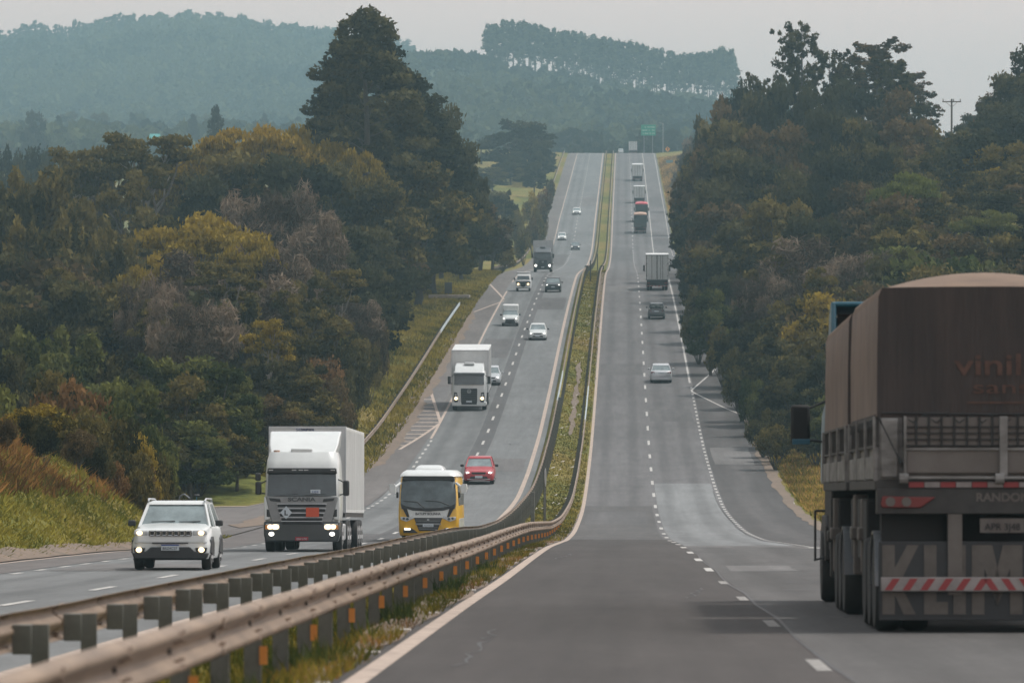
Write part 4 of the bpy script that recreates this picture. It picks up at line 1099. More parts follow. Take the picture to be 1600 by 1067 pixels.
    wi = MB().path([(-.95, .03, 1.60), (-.45, .0, 1.57), (-.1, -.07, 1.30)], .016).path([(-.1, .02, 1.62), (.45, .0, 1.58), (.85, -.03, 1.42)], .016); wi.build('wiper', M['black'], t)
    MB().box(-.13, -.1+.23, -.075, .0, 1.19, 1.24).build('wiper_box', M['black'], t)
    place_vehicle(t, ZL, 669, 846, wb=(1.7, 5.8), L=8.0, sc=.955)
    return t
bs = bus()

# ------------------------------------------------------------------ lorries driving away (rear at local y = L)
def away_truck(label, x, y, d=None, body='grey', L=9.5, H=4.1, w=2.6, sc=1.0, ribs=4, zf=1.25, dx=0):
    t = empty({'grey': 'box_truck', 'tarp': 'covered_truck', 'red': 'covered_truck'}[body], label=label, cat='truck')
    if body == 'grey':
        m = 'offwhite'
        b = MB().box(-w/2, w/2, 2.4, L, zf, H).build('cargo_box', M[m], t, bev=.02)
        r = MB()
        for k in range(ribs+1):
            xx = -w/2 + .06 + (w-.12)*k/ribs; r.box(xx-.022, xx+.022, L-.005, L+.03, zf+.05, H-.08)
        if ribs == 4:
            r.box(-.40, -.36, L+.0, L+.05, zf+.1, H-.12).box(.04, .08, L+.0, L+.05, zf+.1, H-.12)
        for z in (1.7, 2.4, 3.1, 3.7): r.box(-w/2+.02, -w/2+.16, L, L+.025, z-.03, z+.03).box(w/2-.16, w/2-.02, L, L+.025, z-.03, z+.03)
        r.build('door_bars', M['dirt'], b)
        f = MB().box(-w/2-.01, w/2+.01, L-.02, L+.04, H-.09, H+.015).box(-w/2-.01, w/2+.01, L-.02, L+.04, zf-.06, zf+.035); f.build('door_frame', M['greypaint'], b)
    else:
        tm = {'tarp': ('tarpdk', 'tarptan'), 'red': ('tarpdk', 'tarpred')}[body]
        b = MB().box(-w/2, w/2, 2.4, L, zf, 2.1).build('cargo_body', M['dirt'], t, bev=.02)
        tp = MB().slab([(-w/2+.02, 2.05), (w/2-.02, 2.05), (w/2-.02, H-.25), (-w/2+.02, H-.25)], 2.42, L-.01).build('tarpaulin', M[tm[0]], t, bev=.03)
        MB().slab([(-w/2, H-.26), (w/2, H-.26), (w/2-.10, H-.08), (.6, H+.02), (0, H+.05), (-.6, H+.02), (-w/2+.10, H-.08)], 2.4, L+.01).build('tarpaulin_roof', M[tm[1]], t, bev=.04)
    MB().box(-1.2, 1.2, L-.25, L-.02, .62, zf-.07).build('tail_panel', M['chassis'], t)
    MB().box(-1.15, 1.15, L-.06, L+.03, .50, .62).build('bumper_bar', M['whitestripe'], t)
    rs = MB()
    for k in range(6): rs.box(-1.1+k*.4, -.93+k*.4, L+.032, L+.038, .51, .61)
    rs.build('bumper_stripes', M['redstripe'], t)
    for s in (-1, 1):
        MB().box(s*.98-.16, s*.98+.16, L-.01, L+.03, .82, .95).build('tail_light', M['tail'], t)
        mirror(t, s, 1.48, .8, 2.3, .7, .2)
    c = MB(); c.loft([[(-1.2, 0, .6), (1.2, 0, .6), (1.2, 2.2, .6), (-1.2, 2.2, .6)], [(-1.18, .1, 2.8), (1.18, .1, 2.8), (1.18, 2.2, 2.8), (-1.18, 2.2, 2.8)]]); c.build('cab', M['white' if body == 'grey' else 'red'], t, bev=.1)
    MB().box(-.45, .45, .6, L-.3, .5, .95).build('chassis', M['chassis'], t)
    truck_wheels(t, (1.4, L-3.0, L-1.7), .50, 2.4, dual=(L-1.7,))
    place_vehicle(t, ZR, x, y, d=d, away=True, wb=(1.4, L-2.3), L=L, sc=sc, dx=dx)
    return t
away_truck('grey box truck with ribbed rear doors driving away beside the woods', 1027, 454.5, sc=1.0)
away_truck('truck with dark tarpaulin and tan top, just behind the red-topped one', 1000.5, 365.5, body='tarp', sc=.98, H=4.0)
away_truck('truck with red tarpaulin top, just ahead of the tan-topped one', 1002.5, 347.5, body='red', L=9, sc=1.0, H=3.9)
away_truck('grey truck driving away up the climb, next above the red-topped one', 999, 318, sc=.96, L=9, H=3.9)
away_truck('white-topped grey truck driving away, second below the far crest', 996, 283.5, sc=1.0, L=12, H=4.1)
away_truck('small pale box truck going over the far crest', 989, 237.5, d=1604, sc=1.0, L=9, H=4.0, ribs=5)

# ------------------------------------------------------------------ the tarpaulin lorry in the right lane, close to us (built in road metres; rear left corner = origin, +y forwards)
def near_truck():
    d0 = 60.6
    t = empty('grain_truck', label='huge tarpaulin-covered tipper lorry with lettered mud flap, close on the right', cat='truck')
    w = 2.6; n = 14
    def arch(x0, x1, y, zc, zb, rise, inset=0.0, sag=0.0, ye=0.0):
        rise = rise*min(1.0, (abs(y-ye)/1.3+.03))**.75
        pts = [(x0, y, zb), (x0+.005+sag*.5, y, (zb+zc)/2), (x0+.02, y, zc-.10), (x0+.06, y, zc)]
        for i in range(1, n): pts.append((x0+.06+(x1-x0-.12)*i/n, y, zc + rise*math.sin(math.pi*i/n)**.8))
        pts += [(x1-.06, y, zc), (x1-.02, y, zc-.10), (x1-.005-sag*.5, y, (zb+zc)/2), (x1, y, zb)]
        return pts
    def tarp(y0, y1, zc0, zc1, zb0, zb1, name='tarpaulin'):
        rings = []; k = max(8, int((y1-y0)/.25))
        for i in range(k+1):
            f = i/k; y = y0+(y1-y0)*f
            sg = .035*math.sin(i*2.1) + .02*math.sin(i*5.3)
            rings.append(arch(0, w, y, zc0+(zc1-zc0)*f + .015*math.sin(i*3.1), zb0+(zb1-zb0)*f, .22, sag=sg, ye=y0))
        m = MB(); m.loft(rings)
        o = m.build(name, M['tarp'], t, smooth=True, ang=38)
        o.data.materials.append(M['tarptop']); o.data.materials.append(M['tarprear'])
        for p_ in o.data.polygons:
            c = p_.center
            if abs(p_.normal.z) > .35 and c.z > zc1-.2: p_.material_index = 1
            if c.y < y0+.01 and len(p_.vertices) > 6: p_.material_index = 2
        return o
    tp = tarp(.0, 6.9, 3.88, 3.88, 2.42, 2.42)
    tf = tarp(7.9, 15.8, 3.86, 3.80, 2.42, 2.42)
    def rope(pts, rad): MB().path(pts, rad).build('tie_rope', M['black'], tp)
    rope([(.02, -.02, 2.42), (.32, -.02, 1.80)], .014); rope([(w-.02, -.02, 2.42), (w-.32, -.02, 1.80)], .014)
    rope([p_ for k in range(9) for p_ in ((.28+k*.26, -.012, 2.45), (.41+k*.26, -.045, 2.36))] + [(2.40, -.012, 2.45)], .007)
    rope([p_ for k in range(13) for p_ in ((-.008, .3+k*.5, 2.45), (-.015, .55+k*.5, 2.30))], .008)
    rope([(.05, -.014, 2.47), (w*.5, -.016, 2.452), (w-.05, -.014, 2.47)], .010)
    text_mesh('vinilona', .34, M['tarpletter'], tp, (w/2+.32, -.008, 2.90), (R(90), 0, 0), width=1.50, bold=.004)
    text_mesh('sansuy', .21, M['tarpletter'], tp, (w/2+.30, -.008, 2.69), (R(90), 0, 0), width=1.02)
    MB().box(w/2-.28, w/2+.9, -.01, -.004, 2.575, 2.595).build('printed_line', M['tarpletter'], tp)
    # body sides
    def sides(y0, y1):
        b = MB().box(.02, w-.02, y0, y1, 1.72, 2.44).build('cargo_body', M['boards'], t)
        r = MB(); k = int((y1-y0)/.42)
        for i in range(k+1):
            y = y0 + (y1-y0-.05)*i/k
            for s in (-.012, w-.028): r.box(s, s+.04, y, y+.05, 2.08, 2.42)
        for s in (-.018, w-.022):
            for z in (2.08, 2.40): r.box(s, s+.04, y0, y1, z, z+.03)
        r.build('stake_rails', M['dirt'], b)
        r2 = MB()
        for i in range(4):
            y = y0 + (y1-y0-.1)*i/3
            for s in (-.04, w-.02): r2.box(s, s+.06, y, y+.10, 1.70, 2.43)
        for s in (-.03, w-.02): r2.box(s, s+.05, y0+.2, y1-.2, 1.72, 1.98)
        r2.build('side_pillars', M['boards'], b, bev=.008)
        MB().box(-.02, w+.02, y0, y1, 1.60, 1.715).build('floor_rail', M['dirt'], t, bev=.01)
        return b
    b1 = sides(.02, 6.9); b2 = sides(7.9, 15.7)
    # rear: stake section with wire grid, tailboard
    MB().box(.30, w-.30, -.035, .018, 2.09, 2.42).build('rear_boards', M['boardsbr'], t)
    g = MB()
    for i in range(15):
        x = .30 + i*.143; g.box(x-.012, x+.012, -.065, -.036, 2.09, 2.43)
    for z in (2.10, 2.17, 2.24, 2.31): g.box(.30, w-.30, -.060, -.040, z-.008, z+.008)
    g.build('wire_grid', M['chassis'], t)
    tb = MB().box(.32, w-.32, -.05, .015, 1.78, 2.07).build('tailboard', M['boardsbr'], t, bev=.02)
    tr = MB().box(w/2+.08, w/2+.17, -.085, -.05, 1.72, 2.43).box(.30, .33, -.08, -.02, 1.76, 2.43).box(w-.33, w-.30, -.08, -.02, 1.76, 2.43).box(.32, w-.32, -.075, -.05, 2.045, 2.075)
    tr.build('tailboard_frame', M['boards'], tb, bev=.006)
    for x in (.14, w-.14): MB().box(x-.10, x+.10, -.03, .02, 1.74, 2.41).build('corner_post', M['boards'], t, bev=.02)
    hr = MB().tube((.36, -.09, 1.735), (w-.36, -.09, 1.735), .016)
    for x in (.30, 1.18+.2, w-.30): hr.tube((x-.05, -.09, 1.73), (x+.05, -.09, 1.73), .06, n=10)
    hr.build('hinge_rod', M['boards'], t, smooth=True)
    st = MB(); sr_ = MB(); x = .36; k = 0
    while x < w-.45:
        (sr_ if k % 2 == 0 else st).box(x, x+.17, -.034, -.026, 1.63, 1.69); x += .178; k += 1
    sr_.build('red_reflectors', M['redstripe'], t); st.build('white_reflectors', M['whitestripe'], t)
    MB().box(.0, w, -.025, .3, 1.33, 1.615).build('rear_beam', M['dirt'], t, bev=.01)
    text_mesh('RANDON', .13, M['boardsbr'], t, (w/2+.12, -.03, 1.475), (R(90), 0, 0), width=.60, bold=.004)
    for s, x0 in ((1, .04), (-1, w-.04)):
        l = MB().slab([(x0, 1.44), (x0+s*.02, 1.40), (x0+s*.45, 1.40), (x0+s*.62, 1.52), (x0+s*.02, 1.53)][::s], -.06, -.02).build('tail_light', M['tail'], t, bev=.01)
        for dx in (.11, .29): MB().disc(x0+s*dx, -.075, 1.468, .055, .055, .02).build('round_lens', M['boardsbr'], l)
    # lamp stem and plate
    MB().box(.80, .96, -.03, .1, .42, 1.33).build('stem', M['boardsbr'], t)
    pt = MB().box(1.16, 1.66, -.05, -.02, 1.12, 1.28).build('number_plate', M['boardsbr'], t)
    text_mesh('APR 3J48', .11, M['chassis'], pt, (1.41, -.055, 1.15), (R(90), 0, 0), 'plate_lettering', width=.40)
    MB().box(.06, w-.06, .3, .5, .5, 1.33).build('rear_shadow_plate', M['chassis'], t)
    # mud flap with lettering
    fl = MB().box(.02, w-.02, .0, .03, .13, 1.02).build('mud_flap', M['flap'], t, bev=.01)
    lt = MB()
    def poly(pts): lt.slab(pts, -.010, .0)
    z0, z1 = .20, .98
    lt.box(.06, .20, -.01, 0, z0, z1)                                 # K
    poly([(.20, .62), (.28, .50), (.44, z0), (.30, z0), (.20, .42)][::-1]); poly([(.20, .52), (.28, .60), (.47, z1), (.34, z1), (.20, .72)])
    lt.box(.53, .67, -.01, 0, z0, z1); lt.box(.67, .80, -.01, 0, z0, .34)   # L
    lt.box(.86, 1.00, -.01, 0, z0, z1)                                # I
    lt.box(1.07, 1.21, -.01, 0, z0, z1); lt.box(1.50, 1.64, -.01, 0, z0, z1)   # M
    poly([(1.21, z1), (1.30, z1), (1.42, .45), (1.355, .30), (1.21, .72)][::-1]); poly([(1.50, z1), (1.42, z1), (1.30, .50), (1.355, .30), (1.50, .72)])
    poly([(1.72, z0), (1.86, z0), (2.02, z1), (1.90, z1)]); poly([(2.30, z0), (2.16, z0), (1.98, z1), (2.10, z1)][::-1]); lt.box(1.86, 2.12, -.0095, 0, .40, .52)
    lt.build('flap_lettering', M['flaplet'], fl)
    bb = MB().box(.04, w-.04, -.10, -.04, .46, .62).build('underride_bar', M['whitestripe'], t, bev=.01)
    ss = MB(); x = .08; half = (w)/2
    while x < w-.2:
        s = 1 if x < half-.1 else -1
        ss.slab([(x, .475), (x+.085, .475), (x+.085+s*.09, .605), (x+s*.09, .605)], -.104, -.099); x += .20
    ss.build('bar_stripes', M['redstripe'], bb)
    # running gear
    MB().box(.75, 1.85, .3, 15.5, .75, 1.55).build('chassis', M['chassis'], t)
    for (y, lf) in ((.75, 0), (2.0, 0), (3.25, 0), (9.2, 0), (10.45, 0), (11.7, 0)):
        for x in (.14, .46, w-.14, w-.46):
            MB().wheelx(x-.14, x+.14, y, .52, .52).build('wheel', M['tyre'], t, smooth=True, ang=50)
    for s in (.14, w-.14):
        for (a, b_) in ((.05, 1.35), (8.5, 9.85)):
            mf = MB(); k = 12
            for i in range(k):
                a0, a1 = math.pi*i/k, math.pi*(i+1)/k
                yc = (a+b_)/2
                mf.add([(s-.16, yc-.68*math.cos(a0), .52+.62*math.sin(a0)), (s+.16, yc-.68*math.cos(a0), .52+.62*math.sin(a0)), (s+.16, yc-.68*math.cos(a1), .52+.62*math.sin(a1)), (s-.16, yc-.68*math.cos(a1), .52+.62*math.sin(a1)),
                        (s-.16, yc-.65*math.cos(a0), .52+.59*math.sin(a0)), (s+.16, yc-.65*math.cos(a0), .52+.59*math.sin(a0)), (s+.16, yc-.65*math.cos(a1), .52+.59*math.sin(a1)), (s-.16, yc-.65*math.cos(a1), .52+.59*math.sin(a1))],
                       [(0,1,2,3), (7,6,5,4), (0,4,5,1), (2,6,7,3), (1,5,6,2), (3,7,4,0)])
            mf.build('mudguard', M['greypaint'], t)
    for (y, x, z0_, z1_) in ((6.6, .10, .55, 1.55), (5.0, .12, .6, 1.5), (12.6, .08, .5, 1.5), (14.2, .1, .4, 1.5)):
        MB().box(x-.08, x+.10, y-.12, y+.12, z0_, z1_).box(x-.12, x+.12, y-.2, y+.2, (z0_+z1_)/2-.06, (z0_+z1_)/2+.10).build('support_leg', M['boardsbr'] if y < 13 else M['dirt'], t, bev=.02)
    # cab
    MB().box(.10, w-.10, 15.9, 18.4, .55, 1.68).build('cab_chassis', M['chassis'], t, bev=.03)
    for (xa, ya, yb) in ((.06, 3.95, 8.3), (.06, 12.4, 15.8), (w-.5, 3.95, 8.3)): MB().box(xa, xa+.44, ya, yb, .75, 1.5).build('side_box', M['chassis'], t, bev=.03)
    c = MB(); c.loft([[(.04, 16.4, 1.7), (w-.04, 16.4, 1.7), (w-.04, 18.6, 1.7), (.04, 18.6, 1.7)], [(.06, 16.4, 2.7), (w-.06, 16.4, 2.7), (w-.06, 18.5, 2.7), (.06, 18.5, 2.7)], [(.18, 16.4, 3.2), (w-.18, 16.4, 3.2), (w-.18, 18.1, 3.2), (.18, 18.1, 3.2)]])
    c.build('cab', M['bluecab'], t, bev=.06)
    df = MB()
    for (x0, x1) in ((.12, .20), (w-.20, w-.12)): df.side([(16.5, 3.1), (17.9, 3.1), (17.2, 4.12), (16.5, 4.32)], x0, x1)
    df.add([(.16, 16.5, 4.25), (w-.16, 16.5, 4.25), (w-.16, 17.2, 4.13), (.16, 17.2, 4.13), (.16, 16.5, 4.32), (w-.16, 16.5, 4.32), (w-.16, 17.3, 4.17), (.16, 17.3, 4.17)], [(3,2,1,0), (4,5,6,7), (0,1,5,4), (1,2,6,5), (2,3,7,6), (3,0,4,7)])
    df.add([(.16, 17.2, 4.13), (w-.16, 17.2, 4.13), (w-.16, 18.1, 3.15), (.16, 18.1, 3.15), (.16, 17.15, 4.09), (w-.16, 17.15, 4.09), (w-.16, 18.0, 3.15), (.16, 18.0, 3.15)], [(0,1,2,3), (7,6,5,4), (0,4,5,1), (2,6,7,3)])
    dfo = df.build('roof_deflector', M['bluecab'], t, bev=.03)
    MB().box(.24, w-.24, 17.0, 17.03, 3.2, 4.15).build('deflector_liner', M['chassis'], dfo)
    for s, x in ((-1, -.26), (1, w+.26)):
        mm = MB().box(x-.15, x+.13, 18.0, 18.10, 2.28, 2.86).build('side_mirror', M['chassis'], t, bev=.04)
        MB().box(x-.13, x+.13, 17.98, 18.02, 2.28, 2.36).build('mirror_trim', M['bluecab'], mm, bev=.01)
        for (za, zb_) in ((2.8, 2.95), (2.35, 2.3)): MB().path([(x+(-s)*.1, 18.05, za), (x+(-s)*.45, 18.1, zb_)], .02).build('mirror_arm', M['black'], mm)
    for x in (.16, w-.16): MB().wheelx(x-.15, x+.15, 17.4, .52, .52).build('wheel', M['tyre'], t, smooth=True, ang=50)
    for x in (.18, w-.18): MB().side([(16.5, .6), (16.5, 1.1), (16.9, 1.25), (17.9, 1.25), (18.5, 1.0), (18.5, .5)], x-.14, x+.14).build('wheel_housing', M['dirt'], t, bev=.02)
    MB().path([(-.14, 15.6, .62), (-.14, 15.6, 1.32), (.0, 15.6, 1.32)], .018).path([(-.16, 15.6, .62), (.0, 15.6, .66)], .014).build('wand', M['black'], t)
    # stand it on the road
    X0 = 2.86
    a = math.atan2(ZR(d0+17.4)-ZR(d0+.75), 16.65)
    t.rotation_euler = (a, 0, 0); t.location = (X0, d0, ZR(d0)+.008)
    return t
nt_ = near_truck()

# ------------------------------------------------------------------ signs, poles, slab
def at_ground(x, d, prof=None):
    X = (x-VX)*d/F
    return X, d, (prof(d) if prof else G(X, d))
# sign seen edge-on in the median, and the bare post before it
X, d, z = (854-VX)*262/F, 262, G(-3.9, 262)
s = empty('median_sign', (-3.85, 262, z), (0, 0, R(85)), label='round grey road sign seen almost edge-on in the grass median', cat='road sign')
MB().box(-.05, .05, -.03, .03, -.3, 2.6).build('post', M['post'], s)
q = MB(); q.loft([[(.45*math.cos(2*math.pi*i/24), yy, 2.15+.45*math.sin(2*math.pi*i/24)) for i in range(24)] for yy in (-.045, -.06)]); q.build('plate', M['rim'], s)
MB().box(.1, .2, -.06, .06, -.3, 2.55).build('post', M['wood'], s)
tag(MB().box(-.09, .09, -.09, .09, -.3, 1.75).build('marker_post', M['post'], None, bev=.02), 'plain dark post in the median just before the edge-on sign', 'post').location = (-4.05, 240, G(-4.05, 240))
tag(MB().box(-.06, .06, -.06, .06, -.3, 2.6).build('marker_post', M['signback'], None, bev=.02), 'thin dark post in the median short of the middle crest', 'post').location = (-3.95, 646, G(-3.95, 646))
tag(MB().box(-.07, .07, -.07, .07, -.3, 2.4).build('marker_post', M['signback'], None, bev=.02), 'thin dark post in the median beyond the middle crest', 'post').location = (-3.7, 770, G(-3.7, 770))
X, d, z = at_ground(700.5, 585)
s = empty('back_of_sign', (X, 585, z), label='dark back of a square sign on the left verge by the culvert', cat='road sign')
MB().box(-.40, .40, -.02, .02, .55, 1.75).build('plate', M['signback'], s, bev=.01)
MB().box(-.05, .05, .025, .09, -.3, 1.7).build('post', M['post'], s)
X, d, z = at_ground(735, 590)
sl = MB(); sl.box(-2.2, 2.2, -1.2, 5.5, -.1, .28); o = sl.build('culvert_slab', M['concrete'], None, bev=.04); o.location = (-16.9-2.0, 583, G(-18.5, 585)+.1)
tag(o, 'pale concrete culvert slab at the edge of the left shoulder', 'slab')
# green direction sign past the crest
z = ZR(1640); X = (1013-VX)*1640/F
s = empty('direction_sign', (X, 1640, z), label='green direction sign on posts beyond the far crest', cat='road sign')
MB().box(-2.25, 2.25, -.05, .05, 7.1, 10.4).build('plate', M['green'], s, bev=.03)
for xx in (-1.3, 1.3): MB().box(xx-.1, xx+.1, .05, .2, -3, 10.2).build('post', M['rim'], s)
lt = MB()
for r_ in range(3):
    x = -1.9
    while x < 1.9:
        ww = rnd.uniform(.12, .3)
        if rnd.random() < .72: lt.box(x, x+ww, -.07, -.05, 9.5-r_*.95, 9.82-r_*.95)
        x += ww+.12
lt.build('lettering', M['signwhite'], s)
X = (1036-VX)*1600/F
s = empty('lamp_pole', (X, 1600, ZR(1600)-.3), label='thin pale pole beside the green sign at the far crest', cat='pole')
MB().tube((0, 0, 0), (0, 0, 9.5), .16, .10).build('mast', M['rim'], s, smooth=True); MB().tube((0, 0, 9.3), (-1.2, 0, 9.7), .07).build('arm', M['rim'], s)
X = (1043-VX)*1540/F
s = empty('warning_sign', (X, 1540, G(X, 1540)), label='orange diamond warning sign on the right verge at the crest', cat='road sign')
MB().slab([(0, .55), (.75, 1.30), (0, 2.05), (-.75, 1.30)], -.03, .03).build('plate', M['signorange'], s)
MB().slab([(-.05, 1.0), (.15, 1.0), (.15, 1.45), (.35, 1.45), (.05, 1.8), (-.25, 1.45), (-.05, 1.45)], -.045, -.031).build('symbol', M['chassis'], s)
MB().box(-.05, .05, .03, .1, -1, 1.6).build('post', M['post'], s)
X = (1046-VX)*1440/F
s = empty('blue_board', (X, 1440, G(X, 1440)), label='small dull blue board on the right verge below the orange sign', cat='sign')
MB().box(-.9, .9, -.03, .03, .1, 1.0).build('plate', mat('dull_blue_board', (.10, .20, .24), .7), s); MB().box(-.05, .05, .03, .1, -.5, .9).build('post', M['post'], s)
X, d, z = at_ground(866, 1500)
s = empty('verge_post', (X, 1500, z), label='short dark post on the left verge near the far crest', cat='post'); MB().box(-.35, .35, -.2, .2, -.2, 1.3).build('plate', M['signback'], s, bev=.03); MB().box(-.05, .05, -.05, .05, 1.3, 1.6).build('cap', M['post'], s)
# utility pole on the right hill
X = (1487-VX)*720/F; zt = (HY-155)*720/F
s = empty('utility_pole', (X, 720, G(X, 720)), label='wooden utility pole with a crossarm above the right woods', cat='utility pole')
h = zt - G(X, 720)
MB().tube((0, 0, -.5), (0, 0, h), .17, .12, n=10).build('pole', M['wood'], s, smooth=True)
ca = MB().box(-1.25, 1.25, -.06, .06, h-.45, h-.30).build('crossarm', M['wood'], s)
for x in (-1.15, .25, 1.15): MB().tube((x, 0, h-.3), (x, 0, h+.02), .07, .05).build('insulator', M['post'], ca)
MB().path([(-.8, 0, h-.4), (0, 0, h-1.1)], .03).path([(.8, 0, h-.4), (0, 0, h-1.1)], .03).build('brace', M['wood'], s)
# pale studs along our left edge line and litter in the median
st = None
for k in range(14):
    y = 44 + k*8.6
    o = MB().box(-.07, .07, -.08, .08, -.01, .02).build('road_stud', M['litter'], None, bev=.008) if st is None else st.copy()
    if st is None: st = o
    else: COL.objects.link(o)
    o.location = (-2.45 + rnd.uniform(-.04, .04), y, ZR(y)+.012)
    tag(o, 'pale raised stud beside our left edge line', 'road stud', 'studs along the left edge line')
lt = MB()
for k in range(60):
    y = rnd.uniform(180, 620); x = rnd.uniform(-4.6, -3.2); s_ = rnd.uniform(.05, .16)
    z = G(x, y) + .04
    lt.add([(x-s_, y-s_, z), (x+s_, y-s_*.6, z+.05), (x+s_*.8, y+s_, z+.10), (x-s_*.7, y+s_, z+.03)], [(0, 1, 2, 3)])
tag(lt.build('litter', M['litter'], None), 'scraps of pale litter lying in the median grass', 'litter', kind='stuff')
# far buildings in the valley, seen over the left woods
def far_building(x, y, d, w, h, roof, label):
    X, Y_, Z = px(x, y, d)
    s = empty('far_building', (X, Y_, Z), label=label, cat='building')
    MB().box(-w/2, w/2, 0, 12, -1.5, h).build('wall', M['bldg'], s)
    MB().side([(-.5, h), (12.5, h), (6, h+2.2)], -w/2-.4, w/2+.4).build('roof', M[roof], s)
far_building(92, 236, 2300, 17, 3.2, 'bldg', 'pale shed with light roof in the far valley, left')
far_building(150, 240, 2250, 10, 2.8, 'bldg', 'small pale house in the far valley between two thin trees')
far_building(240, 219, 2000, 3, .3, 'bldgroof', 'tiny teal-roofed hut in the far valley')
far_building(338, 141, 3500, 7, 3, 'bldg', 'white house on the lower slope of the left hill')

# ------------------------------------------------------------------ plants
def leaf_cloud(c, size, elong=1.0, up=0.0, rs=NP):
    """c: (N,3) centres; returns verts, quads for N small bent leaf sprays"""
    n = len(c)
    a = rs.normal(size=(n, 3)); a[:, 2] += up*2; a /= np.linalg.norm(a, axis=1)[:, None]
    b = rs.normal(size=(n, 3)); b -= a*(a*b).sum(1)[:, None]; b /= np.linalg.norm(b, axis=1)[:, None]
    s = size*(0.55 + 0.9*rs.rand(n))[:, None]
    a = a*s*elong; b = b*s*0.62
    V = np.empty((n, 4, 3)); V[:, 0] = c-a; V[:, 1] = c+b*(0.6+0.8*rs.rand(n, 1)); V[:, 2] = c+a; V[:, 3] = c-b*(0.6+0.8*rs.rand(n, 1))
    return V.reshape(-1, 3), np.arange(n*4).reshape(n, 4)
def clump(c, r, n, rs=NP, bottom=0.35):
    d = rs.normal(size=(n, 3)); d /= np.linalg.norm(d, axis=1)[:, None]
    d[:, 2] = np.where(d[:, 2] < -0.2, d[:, 2]*bottom, d[:, 2])
    lump = 1 + 0.22*np.sin(d[:, 0]*7+c[0]) * np.sin(d[:, 1]*6+c[1]*2) + 0.14*np.sin(d[:, 2]*9+c[2])
    q = (0.45 + 0.6*rs.rand(n)**0.6)*lump
    return np.array(c) + d*q[:, None]*np.array(r)
def limb(m, p, q, r0, r1, bend, seed, n=4, k=6):
    rr = random.Random(seed); p = Vector(p); q = Vector(q); L = (q-p).length
    pts = [p]
    for i in range(1, n):
        t = i/n; pts.append(p.lerp(q, t) + Vector((rr.uniform(-1, 1), rr.uniform(-1, 1), rr.uniform(-.3, .5)))*bend*L)
    pts.append(q)
    rings = []
    for i, c in enumerate(pts):
        d = (pts[min(i+1, n)]-pts[max(i-1, 0)]).normalized(); a = d.orthogonal().normalized(); b = d.cross(a); r = r0+(r1-r0)*i/n
        rings.append([tuple(c+(a*math.cos(2*math.pi*j/k)+b*math.sin(2*math.pi*j/k))*r) for j in range(k)])
    m.loft(rings)
    return pts
PROTO = {}
